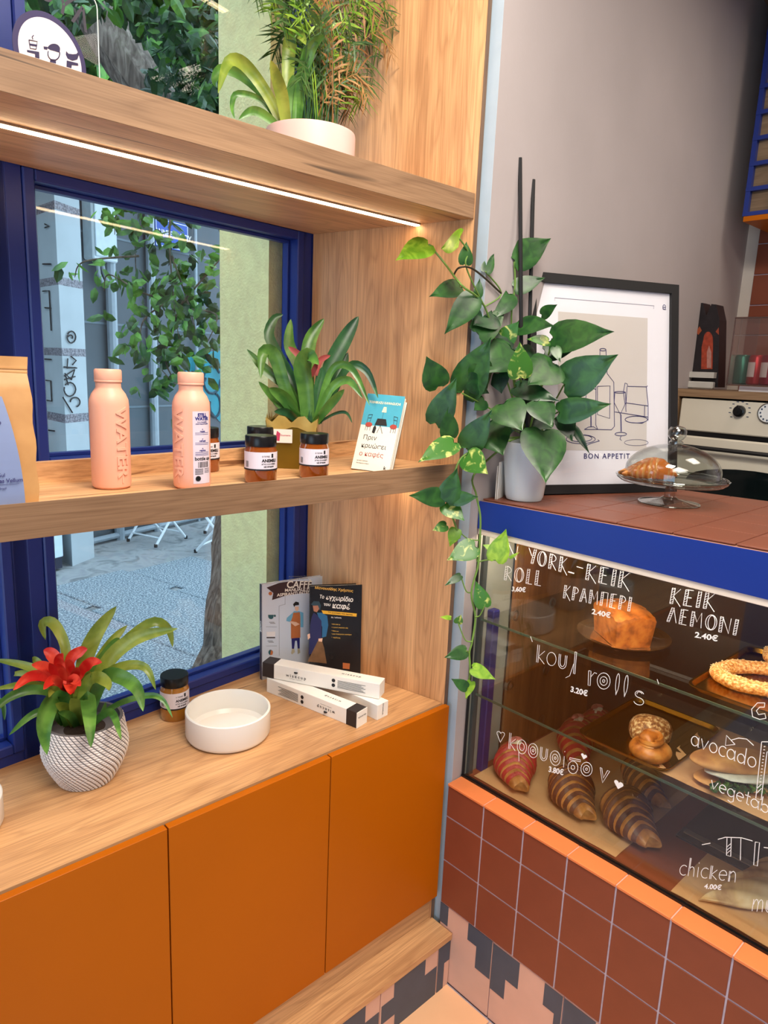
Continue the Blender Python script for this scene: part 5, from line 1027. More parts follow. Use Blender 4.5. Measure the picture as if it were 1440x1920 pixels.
fs.append(tuple(reversed(range(K)))); fs.append(tuple(range(n * K, n * K + K))); m.add(vs, fs); m.build('bag', KRAFT, cbg, smooth=True)
m = MB()
for z in (.212, .218): m.box(-W2, W2, -.0045, .0045, z, z + .0022)
m.build('zip_seal', KRAFT, cbg)
def bagy(z): u = z / HB; return -(.036 * (1 - u ** 2 * .95)) * 1.14 - .0015
SLATE = mat('slate_label', (128, 144, 184), .45, var=.03); m = MB(); vs = []; fs = []
for i in range(13):
    z = .003 + .172 * i / 12; xr = .044 - .020 * (i / 12) ** 2; vs += [V((-.045 + .01 * (i / 12), bagy(z) - .0006 + .002 * 1, z)), V((0, bagy(z) - .0022, z)), V((xr, bagy(z) + .0005 - .0008, z))]
for i in range(12): fs += [(3 * i, 3 * i + 1, 3 * i + 4, 3 * i + 3), (3 * i + 1, 3 * i + 2, 3 * i + 5, 3 * i + 4)]
m.add(vs, fs); m.build('label', SLATE, cbg)
m = MB()
def bt_(s, size, x, z, bold=0.0): text(m, s, size, Mx((x, bagy(z) - .0032, z), (1, 0, 0), z=(0, -1, .12)), bold=bold)
bt_('wisecup', .0115, .0, .135, .0001); bt_('coffee roasters', .0035, .0, .129); bt_('Sul', .0085, .012, .052); bt_('De Minas Vellum', .0088, .012, .043, .0001); bt_('Brazil', .005, .012, .031)
m.box(-.015, .036, bagy(.037) - .0030, bagy(.037) - .0026, .0370, .0374); m.lathe([(.004, 0), (.0045, .003), (.0015, .005), (0, .005)], 12, M=Matrix.Translation((0, bagy(.146) - .002, .146)) @ Matrix.Rotation(math.pi, 4, 'X'), close=False); m.build('print', NAVY, cbg)
# gold pot bromeliad
GP = mat('gold_wrap', (128, 106, 34), .3, metal=.55, var=.12, scale=10); LB = leafmat('bromeliad_leaf', (52, 100, 38), (98, 148, 62), 12, .32, .08); LBD = leafmat('bromeliad_leaf_dark', (30, 70, 44), (56, 104, 58), 12, .32, .06); LBY = leafmat('bromeliad_leaf_olive', (104, 130, 44), (150, 168, 70), 12, .32, .1)
PET = leafmat('red_bract', (206, 34, 30), (236, 84, 62), 20, .38, .15)
gpc = V((1.008, 1.402, 0)); gp_ = thing('bromeliad', 'green bromeliad in a square gold pot on the middle shelf', 'potted plant', (gpc.x, gpc.y - .0, ZS)); G0 = V(gp_.location)
def square_pot(o, w0, w1, h, rz, mt):
    m = MB(); RZ = Matrix.Rotation(rz, 4, 'Z'); vs = []
    for w_, z in ((w0, 0), (w1, h), (w1 - .003, h), (w1 - .005, h - .02)): vs += [RZ @ V((x * w_, y * w_, z)) for x, y in ((-1, -1), (1, -1), (1, 1), (-1, 1))]
    fs = [(3, 2, 1, 0)] + [(a * 4 + i, a * 4 + (i + 1) % 4, a * 4 + 4 + (i + 1) % 4, a * 4 + 4 + i) for a in range(3) for i in range(4)] + [(12, 13, 14, 15)]; m.add(vs, fs); return m.build('pot', mt, o)
square_pot(gp_, .052, .057, .112, .86, GP)
m = MB(); RZ = Matrix.Rotation(.86, 4, 'Z')
for k in range(4):
    a, b__ = RZ @ V([(-1, -1, 0), (1, -1, 0), (1, 1, 0), (-1, 1, 0)][k]) * .0575, RZ @ V([(1, -1, 0), (1, 1, 0), (-1, 1, 0), (-1, -1, 0)][k]) * .0575
    N_ = 8; vs = []
    for i in range(N_ + 1): q = a + (b__ - a) * i / N_; vs += [V((q.x, q.y, .094 + .006 * math.sin(i * 1.1 + k))), V((q.x * 1.06, q.y * 1.06, .120 + .010 * math.sin(i * 2 + k)))]
    m.add(vs, [(2 * i, 2 * i + 2, 2 * i + 3, 2 * i + 1) for i in range(N_)])
m.build('wrapping', mat('gold_film', (196, 172, 96), .25, metal=.3, var=.15, scale=30), gp_, smooth=True)
m = MB(); LPn = RZ @ V((-1, 0, 0)); LM = Mx(RZ @ V((-.0580, .02, .078)), RZ @ V((0, -1, 0)), z=LPn); m.box(-.022, .022, -.016, .016, 0, .0006, M=LM); m.build('care_card', WHITEP, gp_); m = MB(); m.poly([LM @ V((x, y, .0008)) for x, y in ((-.018, -.01), (-.008, -.012), (-.006, .006), (-.014, .012))], .0003, LPn); text(m, 'Guzmania', .006, LM @ Matrix.Translation((.006, .002, .0009))); m.build('card_print', mat('card_pink', (190, 60, 100), .5), gp_)
def bleaves(root, defs, K, d0, mats_, pxs, name='leaf', fold=.25, base=.75):
    O_ = V(root.location)
    for (pts, wpx, dd, mi) in defs:
        P = []; n = len(pts)
        for i, (x, y) in enumerate(pts): u, v = K(x, y); P.append(dp(u, v, d0 + dd * (i / (n - 1)) ** 1.2) - O_)
        m = MB()
        old = C0.copy(); 
        strap2(m, P, wpx / pxs / FPX * (d0 + dd * .5), O_, fold, base); m.build(name, mats_[mi], root, smooth=True)
def strap2(mb, pts, wd, O_, fold, base, n=16):
    P = spline(pts, n); vs = []; fs = []
    for i, p in enumerate(P):
        t = (P[min(i + 1, n)] - P[max(i - 1, 0)]).normalized(); view = (C0 - O_ - p).normalized(); s = t.cross(view)
        s = s.normalized() if s.length > .1 else RX.copy(); nn = s.cross(t).normalized(); u = i / n
        h = wd / 2 * (base + (1 - base) * min(1, u * 2.2)) * (1 - max(0, (u - .5) / .5) ** 2.4) + .0003
        for q, a in ((-1, fold), (-.55, fold * .25), (0, -fold * .2), (.55, fold * .25), (1, fold)): vs.append(p + s * h * q + nn * h * a)
    for i in range(n):
        for j in range(4): a = i * 5 + j; fs.append((a, a + 1, a + 6, a + 5))
    mb.add(vs, fs)
KG = lambda x, y: (420 + x / 3.27, 560 + y / 3.27)
bleaves(gp_, [([(480, 760), (400, 560), (250, 430), (140, 310)], 62, -.02, 0), ([(490, 760), (430, 520), (330, 340), (275, 220), (310, 120), (362, 98)], 62, .03, 1), ([(470, 760), (380, 560), (310, 350), (240, 330), (225, 490)], 82, -.06, 0), ([(500, 760), (470, 450), (400, 280), (410, 125)], 72, .05, 0), ([(515, 760), (500, 560), (480, 420), (520, 345), (582, 405)], 108, -.08, 0), ([(540, 760), (510, 450), (530, 250), (614, 122)], 84, .04, 0),
 ([(560, 760), (640, 450), (740, 250), (825, 108)], 96, .02, 1), ([(560, 760), (680, 520), (760, 330)], 76, .05, 1), ([(560, 760), (640, 480), (710, 405), (800, 450), (893, 655)], 46, -.04, 0), ([(580, 760), (750, 430), (870, 440), (945, 610)], 48, .0, 1), ([(570, 760), (650, 560), (760, 500), (852, 612)], 52, -.05, 0), ([(560, 760), (650, 650), (738, 556)], 54, -.05, 0), ([(580, 760), (680, 705), (750, 700), (786, 762)], 18, -.05, 1),
 ([(480, 760), (350, 650), (212, 508)], 54, -.05, 0), ([(460, 760), (380, 620), (275, 548)], 76, -.06, 0), ([(460, 760), (390, 700), (308, 692)], 48, -.07, 1), ([(500, 760), (420, 700), (300, 640)], 40, -.02, 1), ([(520, 760), (500, 600), (470, 480)], 90, -.02, 0), ([(540, 760), (590, 560), (600, 420)], 80, .0, 1)], KG, 1.71, [LB, LBD], 3.27)
bleaves(gp_, [([(510, 480), (470, 360), (395, 295)], 42, .0, 0), ([(560, 470), (590, 380), (652, 348)], 34, .0, 0), ([(530, 480), (560, 420), (575, 405)], 30, -.02, 0)], KG, 1.70, [mat('dusky_bract', (158, 70, 66), .5, var=.2)], 3.27, 'bract')
# leaning open book
bB0 = V((1.098, 1.288, ZS + .003)); bB1 = bB0 + V((.45, -.89, -.03)); bd = (bB1 - bB0).normalized(); bnn = V((-bd.y, bd.x, 0)).normalized(); 
if bnn.x < 0: bnn.negate()
bw_ = .098; ta2 = .42; bup = V((0, 0, math.cos(ta2))) + bnn * math.sin(ta2); BM = Mx(bB0, bd, z=bd.cross(V((0, 0, 1)) * math.cos(ta2) + bnn * math.sin(ta2))); bk_ = thing('paperback_book', 'slim turquoise and cream paperback leaning on the oak panel', 'book', bB0); BMo = Matrix.Translation(-bB0) @ BM; hh = .196
m = MB(); m.box(0, bw_, 0, hh * .58, -.0012, 0, 0, BMo); m.box(0, bw_, hh * .58, hh, -.0012, 0, 1, BMo); m.build('front_cover', [mat('cover_cream', (236, 228, 214), .4, var=.01), mat('cover_turquoise', (72, 166, 190), .4, var=.08, scale=30)], bk_)
PG = mat('page_paper', (222, 218, 206), .8, var=.03)
m = MB()
def pgm(a): return BMo @ Matrix.Rotation(a, 4, 'Y')
m.box(.0, bw_ * 1.0, .001, hh - .002, -.0035, 0, M=pgm(.10)); m.build('page_block', PG, bk_); m = MB(); m.box(.0, bw_ * 1.02, .001, hh - .002, -.012, -.003, M=pgm(.32)); m.build('page_block', PG, bk_); m = MB(); m.box(0, bw_ * 1.03, 0, hh, -.0134, -.0122, M=pgm(.32)); m.build('back_cover', BLACKM, bk_)
m = MB(); bt2 = lambda s, size, x, y, mm, bold=0.0, al='LEFT', mw=None: text(mm, s, size, BMo @ Matrix.Translation((x, y, .0003)), bold=bold, align=al, maxw=mw)
for i, ln in enumerate(('Πριν', 'κρυώσει')): bt2(ln, .0165, .013, .082 - i * .021, m)
bt2('ΜΥΘΙΣΤΟΡΗΜΑ', .0038, .010, .022, m); bt2('Μετάφραση Νίκος', .0038, .010, .016, m); bt2('k', .012, .082, .010, m, .0003)
def brl(mm, pts, r=.0006): mm.tube([BMo @ V((x, y, .0006)) for x, y in pts], r, 4)
for x, s in ((.018, 1), (.088, -1)):
    brl(m, [(x - s * .004, .100), (x - s * .003, .140)]); brl(m, [(x + s * .008, .100), (x + s * .008, .114)]); brl(m, [(x + s * .004, .122), (x + s * .007, .142)]); brl(m, [(x - s * .003, .140), (x + s * .007, .142)]); brl(m, [(x - s * .002, .132), (x + s * .006, .133)]); brl(m, [(x + s * .001, .100), (x + s * .001, .112)])
m.poly([BMo @ V((x, y, .0004)) for x, y in ((.036, .116), (.068, .116), (.062, .133), (.040, .133))], .0003, BM.to_3x3() @ V((0, 0, 1))); brl(m, [(.051, .116), (.046, .096)]); brl(m, [(.051, .116), (.060, .096)]); m.poly([BMo @ V((x, y, .0004)) for x, y in ((.033, .096), (.040, .094), (.042, .108), (.038, .116), (.034, .110))], .0003, BM.to_3x3() @ V((0, 0, 1))); brl(m, [(.052, .133), (.052, .150)], .0004)
m.build('print', INK, bk_)
m = MB(); bt2('ο καφές', .0165, .012, .040, m)
for x in (.021, .085): m.poly([BMo @ V((x + .009 * math.cos(a * .5236), .1155 + .006 * math.sin(a * .5236), .0008)) for a in range(12)], .0004, BM.to_3x3() @ V((0, 0, 1)))
m.build('red_print', mat('print_red', (170, 66, 56), .5), bk_)
m = MB(); bt2('TOSHIKAZU KAWAGUCHI', .0085, .050, .174, m, .0002, 'CENTER', .082); m.poly([BMo @ V((x, y, .0004)) for x, y in ((.047, .150), (.059, .150), (.057, .164), (.050, .164))], .0003, BM.to_3x3() @ V((0, 0, 1))); m.build('pale_print', mat('print_pale', (240, 228, 190), .5), bk_)
# ================================================================ TOP SHELF PLANTS
tpz = 2.2212; tp = V((1.082, 1.455, tpz)); pt = thing('palm_planter', 'palm and bromeliad in a low blush pot on the upper shelf', 'potted plant', tp)
m = MB(); m.lathe([(0, 0), (.098, 0), (.104, .004), (.106, .104), (.105, .109), (.101, .109), (.099, .101), (0, .098)], 56, close=False); m.build('pot', mat('blush_pot', (214, 186, 182), .45, var=.02), pt, smooth=True)
KP = lambda x, y: (400 + x / 4, y / 4)
bleaves(pt, [([(530, 960), (400, 700), (230, 480), (110, 470), (35, 700)], 92, -.12, 1), ([(520, 960), (380, 720), (200, 560), (60, 520), (10, 600), (30, 660)], 72, -.06, 0), ([(550, 960), (510, 700), (430, 450)], 96, -.10, 1), ([(570, 960), (560, 600), (575, 320), (640, 250), (700, 340)], 100, -.06, 1), ([(620, 960), (660, 620), (730, 360), (835, 265)], 92, -.08, 0), ([(520, 980), (410, 800), (300, 720), (170, 705), (140, 800), (160, 890)], 42, -.06, 0), ([(500, 980), (420, 890), (300, 830), (190, 895)], 66, -.04, 0), ([(590, 960), (600, 760), (600, 560)], 110, -.03, 0)], KP, 1.62, [LB, LBY], 4)
PALM = leafmat('palm_leaf', (74, 122, 30), (142, 178, 50), 10, .45, .1); PALMD = leafmat('palm_leaf_dark', (34, 66, 30), (66, 104, 44), 10, .45, .05); PALMB = leafmat('palm_leaf_dry', (124, 82, 40), (170, 130, 78), 10, .6, .05)
rp = random.Random(12)
for k in range(64):
    bx = tp + V((rp.uniform(-.02, .075), rp.uniform(-.03, .06), .10)); side = rp.uniform(-1, 1); hgt = rp.uniform(.14, .42); rgt = rp.random() < .7
    dx = (rp.uniform(-.13, .20)) * (hgt / .35) * 1.2; dy = rp.uniform(-.04, .06)
    tipp = bx + V((dx, dy, hgt)); tipp.x = min(tipp.x, 1.30 - .2 * (tipp.y - 1.4) - .03); P = spline([bx, bx + V((dx * .25, dy * .25, hgt * .55)), tipp + V((0, 0, .0)), tipp + V((dx * .35, dy * .3, -.04))], 16); m = MB(); kk = rp.choice((0, 0, 0, 0, 1, 1, 2)) if hgt > .3 else rp.choice((1, 1, 1, 1, 0, 0, 2)); m.tube([p - tp for p in P], [.0014 - .00006 * i for i in range(17)], 5)
    for i in range(5, 17):
        for s in (-1, 1):
            t = (P[i] - P[i - 1]).normalized(); sd = t.cross(V((rp.uniform(-.4, .4), -1, rp.uniform(-.3, .3)))).normalized() * s; L_ = rp.uniform(.04, .085) * (1.1 - abs(i - 10) / 12); q = P[i] - tp; e = q + (sd * .75 + t * .7).normalized() * L_ + V((0, 0, -L_ * .25)); w_ = t.cross(sd).normalized() * .0006 + t * .0032
            mid_ = (q + e) / 2 + V((0, 0, L_ * .06)); m.add([q - w_ * .4, q + w_ * .4, mid_ + w_, mid_ - w_, e], [(0, 1, 2, 3), (3, 2, 4)])
    m.build('frond', [PALM, PALMD, PALMB][kk], pt)
for k in range(60):
    bx = tp + V((rp.uniform(-.03, .07), rp.uniform(-.03, .05), .10)); m = None
    if k % 12 == 0: mS = MB()
    mS.tube([bx - tp, bx - tp + V((rp.uniform(-.02, .03), rp.uniform(-.02, .02), rp.uniform(.10, .22)))], .0012, 4)
    if k % 12 == 11: mS.build('stem_bundle', LBD, pt)
# acrylic plate with round sign on the upper shelf
ap = thing('round_sign', 'clear rounded acrylic stand carrying a round white sign with navy ring', 'sign', Zp(100, 150, 2.2212)); 
A0_ = V((.42, 1.46, 2.2215)); ap.location = A0_; AM = Mx(A0_, (.97, .24, 0), z=(.24, -.97, 0)); AMo = Matrix.Translation(-A0_) @ AM
def ax_(u, v): q = AM.inverted() @ onp(u, v, A0_, AM.to_3x3() @ V((0, 0, 1))); return q
xr = ax_(186, 100).x; ztp = ax_(180, -6).y; cc = ax_(95, 108); rad_ = (ax_(163, 108).x - ax_(28, 108).x) / 2
o_ = [(xr - .5, 0), (xr, 0), (xr, ztp - .02)] + [(xr - .02 + .02 * math.cos(a * .314), ztp - .02 + .02 * math.sin(a * .314)) for a in range(1, 6)] + [(xr - .5, ztp)]
m = MB(); m.poly([AMo @ V((x, y, 0)) for x, y in o_], -.003, AM.to_3x3() @ V((0, 0, 1))); m.build('acrylic_sheet', glass('acrylic_clear', (.96, .97, .97), .3, .01), ap)
m = MB(); m.tube([AMo @ V((x, y, -.0015)) for x, y in o_[1:]], .0011, 6); m.build('sheet_edge', mat('bright_edge', (210, 226, 226), .2), ap)
m = MB(); m.lathe([(rad_, 0), (rad_, .001), (0, .001)], 64, M=AMo @ Matrix.Translation((cc.x, cc.y, 0)), close=False); m.build('navy_ring', mat('sign_navy', (52, 48, 92), .5, var=.02), ap)
m = MB(); m.lathe([(rad_ * .86, .001), (rad_ * .86, .0014), (0, .0014)], 64, M=AMo @ Matrix.Translation((cc.x, cc.y, 0)), close=False); m.build('white_disc', mat('sign_white', (222, 218, 226), .5, var=.01), ap)
m = MB(); CS = lambda x, y: (x / 3.43, y / 3.43)
def sp(pts, r=None):
    P = [ax_(*CS(x, y)) for x, y in pts]; nz = AM.to_3x3() @ V((0, 0, 1))
    if r: m.tube([AMo @ V((p.x, p.y, .0022)) for p in P], r, 4)
    else: m.poly([AMo @ V((p.x, p.y, .0015)) for p in P], .0005, nz)
sp([(182, 258), (236, 268), (228, 318), (190, 312), (182, 258)], .0007); sp([(186, 280), (236, 288), (234, 302), (188, 294)]); sp([(208, 255), (202, 240), (212, 228)], .0007)
sp([(170, 322), (248, 335), (250, 378), (222, 370), (222, 348), (172, 336)]); sp([(300, 310)] + [(342 + 41 * math.cos(math.radians(a)), 318 + 36 * math.sin(math.radians(a))) for a in range(190, 361, 15)] + [(380, 340), (350, 330), (320, 322)]); sp([(276, 300), (302, 302), (300, 322), (280, 318)]); sp(arc(342, 345, 38, 44, -10, 200), .0009)
sp([(320, 380), (356, 384), (356, 410), (318, 400)]); sp([(422, 330), (436, 346), (464, 350), (488, 348), (498, 336), (504, 352), (494, 384), (462, 392), (432, 378), (420, 352)]); sp([(426, 390), (498, 408), (500, 424), (458, 420), (456, 440), (424, 430)])
m.build('pictograms', mat('sign_ink', (44, 40, 78), .5), ap)
m = MB(); text(m, 'ΚΟΥΛ', .052, AMo @ Matrix.Translation((cc.x + .012, cc.y + rad_ * 1.42, .001)) @ Matrix.Rotation(-.25, 4, 'Z'), bold=.0006); m.build('lettering', mat('sign_ink2', (56, 56, 70), .5), ap)
# ================================================================ THINGS ON THE WORKTOP
ZW = .8802
rpc = V((.500, 1.455, ZW)); rbm = thing('flowering_bromeliad', 'red flowering bromeliad in a white scale-textured pot', 'potted plant', rpc)
m = MB(); NR, NC = 26, 46; prof = []
for j in range(NR + 1): u = j / NR; prof.append((.056 + .033 * math.sin(min(1, u * 1.55) * math.pi / 2) - .010 * max(0, u - .55) / .45, .142 * u))
m.lathe([(0, 0)] + prof + [(prof[-1][0] - .006, .142), (prof[-1][0] - .008, .12), (0, .118)], 64, close=False); m.build('pot', mat('pot_mesh_line', (112, 108, 112), .7, var=.1), rbm, smooth=True)
m = MB()
for j in range(NR):
    r0, z0 = prof[j]; r1, z1_ = prof[j + 1]
    for i in range(NC):
        da = 2 * math.pi / NC; a = da * (i + .0) - j * da * .42; e = .10 * da; g = .10 * (z1_ - z0)
        def P_(aa, f, o): rr = r0 + (r1 - r0) * f + o; return V((rr * math.cos(aa), rr * math.sin(aa), z0 + (z1_ - z0) * f))
        am = a + da / 2; sh = da * .42
        m.add([P_(a + e, .06, .0008), P_(a + da - e, .06, .0008), P_(a + da - e - sh * .9, .94, .0008), P_(a + e - sh * .9, .94, .0008), P_(am - sh * .45, .5, .0028)], [(0, 1, 4), (1, 2, 4), (2, 3, 4), (3, 0, 4)])
stuff(m.build('scale_relief', mat('pot_white', (228, 222, 220), .6, var=.03), rbm))
m = MB(); m.lathe([(.076, .117), (0, .122)], 32, close=False); m.build('soil', mat('soil_dark', (56, 42, 34), .95, var=.3, bump=.6), rbm)
KR = lambda x, y: (x / 4.235, 1130 + y / 4.235)
bleaves(rbm, [([(560, 960), (530, 420), (470, 230), (400, 150), (335, 175), (362, 295)], 82, .04, 1), ([(620, 980), (660, 520), (760, 250), (925, 28)], 122, .04, 1), ([(640, 980), (740, 560), (880, 320), (1010, 180)], 76, .06, 1), ([(660, 980), (820, 520), (1060, 290), (1412, 205)], 116, .02, 1), ([(680, 960), (880, 440), (1180, 165), (1330, 200), (1372, 352)], 74, .06, 1), ([(680, 960), (820, 600), (1000, 500), (1160, 520), (1236, 692)], 74, -.02, 1), ([(680, 960), (820, 600), (960, 590), (1090, 690), (1136, 862)], 112, -.10, 0),
 ([(700, 980), (860, 850), (1010, 775), (1200, 735), (1300, 780), (1370, 912)], 46, -.02, 0), ([(620, 960), (680, 660), (770, 590), (850, 640), (866, 700)], 92, -.10, 1), ([(650, 980), (690, 760), (710, 880), (722, 1152)], 112, -.15, 0), ([(560, 980), (480, 750), (390, 830), (350, 1000), (374, 1208)], 132, -.16, 0), ([(520, 980), (440, 740), (250, 690), (60, 760), (-80, 900)], 76, -.12, 0), ([(520, 960), (380, 700), (200, 650), (-60, 690)], 60, -.06, 1), ([(500, 960), (380, 600), (200, 500), (-60, 450)], 66, .0, 1), ([(520, 980), (380, 860), (240, 900), (72, 1052)], 56, -.06, 0), ([(700, 1000), (820, 890), (900, 890), (962, 1088)], 62, -.12, 0),
 ([(540, 960), (470, 740), (420, 690), (388, 752)], 60, -.10, 1), ([(480, 960), (340, 600), (180, 560), (68, 578)], 50, .02, 1), ([(-60, 740), (20, 800), (36, 932)], 34, .0, 0), ([(600, 980), (540, 860), (440, 800)], 90, -.10, 1), ([(600, 980), (620, 860), (560, 760)], 120, -.08, 1), ([(620, 1000), (560, 900), (460, 870)], 60, -.12, 0), ([(660, 1000), (800, 900), (840, 790)], 40, -.06, 0), ([(470, 640), (300, 470), (255, 450)], 50, .03, 1), ([(700, 560), (900, 330), (950, 310)], 60, .03, 0), ([(640, 860), (700, 600), (725, 562)], 70, -.04, 1)], KR, 1.54, [LB, LBY], 4.235)
bleaves(rbm, [([(510, 640), (450, 470), (400, 400), (345, 378)], 96, -.01, 0), ([(530, 640), (560, 450), (640, 385), (695, 368)], 84, -.01, 0), ([(560, 680), (660, 530), (730, 470), (810, 474)], 84, -.04, 0), ([(500, 660), (380, 520), (250, 492)], 84, -.05, 0), ([(500, 700), (370, 590), (230, 590), (105, 695)], 84, -.09, 0), ([(530, 720), (430, 610), (345, 690)], 70, -.12, 0), ([(560, 720), (580, 610), (642, 662)], 84, -.12, 0), ([(540, 700), (470, 480), (500, 400)], 76, -.04, 0), ([(545, 700), (560, 520), (520, 450)], 66, -.06, 0), ([(530, 700), (560, 640), (560, 730)], 110, -.10, 0), ([(530, 720), (440, 560), (390, 480)], 66, -.05, 0), ([(540, 700), (600, 560), (610, 510)], 66, -.05, 0), ([(530, 690), (500, 560), (450, 480)], 56, -.07, 0)], KR, 1.53, [PET], 4.235, 'bract', .3, .6)
# bowls
def bowl(c, r, h, label, txt=True):
    o = thing('ceramic_bowl', label, 'bowl', (c[0], c[1], ZW), 0); m = MB(); m.lathe([(0, .0), (r * .90, 0), (r * .96, .004), (r, .012), (r, h - .002), (r - .002, h), (r - .005, h), (r - .007, h - .003), (r - .008, .020), (r - .016, .011), (0, .010)], 64, close=False); m.build('body', WHITE, o, smooth=True)
    if txt: m = MB(); text(m, 'rolls', .018, Matrix.Translation((-.015, .0, .0104)) @ Matrix.Rotation(-.5, 4, 'Z')); m.build('lettering', mat('grey_print', (120, 112, 104), .5), o)
bowl((.838, 1.425), .104, .072, 'wide white ceramic bowl with small lettering inside'); q = Zp(-101, 1562, ZW); bowl((q.x, q.y), .1, .065, 'white ceramic dish cut off at the left picture edge', False)
# standing books
def book(P0, P1, h, t, lean, covers, label, nm='book', dirn=None):
    P0 = V((P0.x, P0.y, ZW)); P1 = V((P1.x, P1.y, ZW)); d = (P1 - P0); w_ = d.length; d.normalize(); nb_ = V((-d.y, d.x, 0)); 
    if nb_.dot(V((.5, .8, 0))) < 0: nb_.negate()
    M = Mx(P0, d, z=-(nb_ * math.cos(lean) - V((0, 0, math.sin(lean))))); o = thing(nm, label, 'book', P0, 0, 'books standing on the worktop'); Mo = Matrix.Translation(-P0) @ M
    m = MB(); m.box(0, w_, 0, h, -.0015, 0, M=Mo); m.build('front_cover', covers[0], o); m = MB(); m.box(0, w_, 0, h, -t, -t + .0015, M=Mo); m.build('back_cover', covers[0], o); m = MB(); m.box(0, .0015, 0, h, -t, 0, M=Mo); m.build('spine', covers[1], o); m = MB(); m.box(.0016, w_ - .004, .003, h - .003, -t + .0016, -.0016, M=Mo); m.build('page_block', PG, o)
    return o, M, Mo, w_
cafe_b = mat('book_paleblue', (204, 216, 236), .45, var=.01); cafe_s = mat('book_spine', (58, 40, 46), .45, var=.05)
b1_, M1, Mo1, w1 = book(V((1.072, 1.632, 0)), V((1.268, 1.600, 0)), .292, .014, .02, [cafe_b, cafe_s], 'pale blue coffee manual with brown banner, standing behind')
def loc(M, u, v, off=.0008): n_ = M.to_3x3() @ V((0, 0, 1)); q = M.inverted() @ onp(u, v, M.translation + n_ * off, n_); return q
KB = lambda x, y: (460 + x / 5.143, 1040 + y / 5.143)
def pshape(mb, M, Mo, pts, K, th=.0003, lift=.0003):
    P = [loc(M, *K(x, y)) for x, y in pts]; mb.poly([Mo @ V((p.x, p.y, lift)) for p in P], th, M.to_3x3() @ V((0, 0, 1)))
def ptext(mb, M, Mo, s, xy_, x1, size, K, bold=0.0, rot=0, al='LEFT'):
    p = loc(M, *K(*xy_)); q = loc(M, *K(*x1)); vs, fs = text_geo(s, size, .0001, bold, 'LEFT'); wd = max(v.x for v in vs); d = V((q.x - p.x, q.y - p.y, 0)); sc_ = d.length / wd; a = math.atan2(d.y, d.x)
    T = Mo @ Matrix.Translation((p.x, p.y, .0009)) @ Matrix.Rotation(a, 4, 'Z') @ Matrix.Diagonal((sc_, 1, 1, 1)); mb.add([T @ v for v in vs], fs)
m = MB(); pshape(m, M1, Mo1, [(205, 318), (330, 272), (430, 258), (560, 255), (640, 262), (640, 375), (540, 372), (400, 392), (258, 438), (270, 370)], KB); m.build('banner', cafe_s, b1_)
m = MB(); ptext(m, M1, Mo1, 'CAFFÈ', (398, 292), (640, 290), .030, KB, .0006); ptext(m, M1, Mo1, 'MANUALE PER', (380, 345), (660, 330), .0125, KB, .0003); ptext(m, M1, Mo1, 'ASPIRANTI INTENDITORI', (305, 392), (760, 345), .0125, KB, .0003); m.build('title_lettering', WHITEP, b1_)
m = MB(); ptext(m, M1, Mo1, 'Addestrare Barista', (418, 212), (640, 205), .006, KB); ptext(m, M1, Mo1, 'Chiara Ferri', (420, 236), (600, 230), .006, KB); 
for z in ((230, 650), (240, 660), (215, 830), (225, 842)): pshape(m, M1, Mo1, [(z[0], z[1]), (z[0] + 50, z[1]), (z[0] + 50, z[1] + 5), (z[0], z[1] + 5)], KB)
for a, b__ in (((200, 695), (305, 697)), ((200, 880), (305, 880)), ((325, 495), (328, 975)), ((325, 495), (385, 478)), ((383, 480), (384, 400))): p, q = loc(M1, *KB(*a)), loc(M1, *KB(*b__)); m.tube([Mo1 @ V((p.x, p.y, .0006)), Mo1 @ V((q.x, q.y, .0006))], .0004, 4)
m.build('fine_print', mat('print_grey', (120, 126, 136), .6), b1_)
TEAL = mat('print_teal', (44, 92, 104), .5); APR = mat('print_rust', (190, 112, 66), .5); SKY = mat('print_sky', (112, 176, 212), .5); SKIN = mat('print_skin', (232, 190, 166), .5); NVY = mat('print_navy', (40, 40, 108), .5)
def fig(o, M, Mo, items, K, nm='illustration'):
    mm = MB(); ms = []
    for pts, mt, lift in items:
        if mt not in ms: ms.append(mt)
        P = [loc(M, *K(x, y)) for x, y in pts]; mm.poly([Mo @ V((p.x, p.y, .0003 + lift * .0002)) for p in P], .0002, M.to_3x3() @ V((0, 0, 1)), ms.index(mt))
    mm.build(nm, ms, o)
fig(b1_, M1, Mo1, [([(220, 580), (275, 580), (270, 612), (255, 622), (235, 620), (222, 606)], TEAL, 0), (arc(285, 590, 10, 12, 0, 330, 10), TEAL, 0)], KB)
fig(b1_, M1, Mo1, [(arc(242, 375, 18, 18, 0, 345, 12), APR, 0)], KB)
fig(b1_, M1, Mo1, [(arc(245, 943, 22, 26, 0, 345, 14), TEAL, 0), ([(248, 920), (268, 935), (262, 965), (240, 968)], APR, 1)], KB)
fig(b1_, M1, Mo1, [([(205, 795), (288, 795), (288, 806), (205, 806)], cafe_s, 0), ([(205, 745), (290, 742), (288, 790), (208, 790)], mat('print_light', (226, 226, 234), .5), 0)], KB)
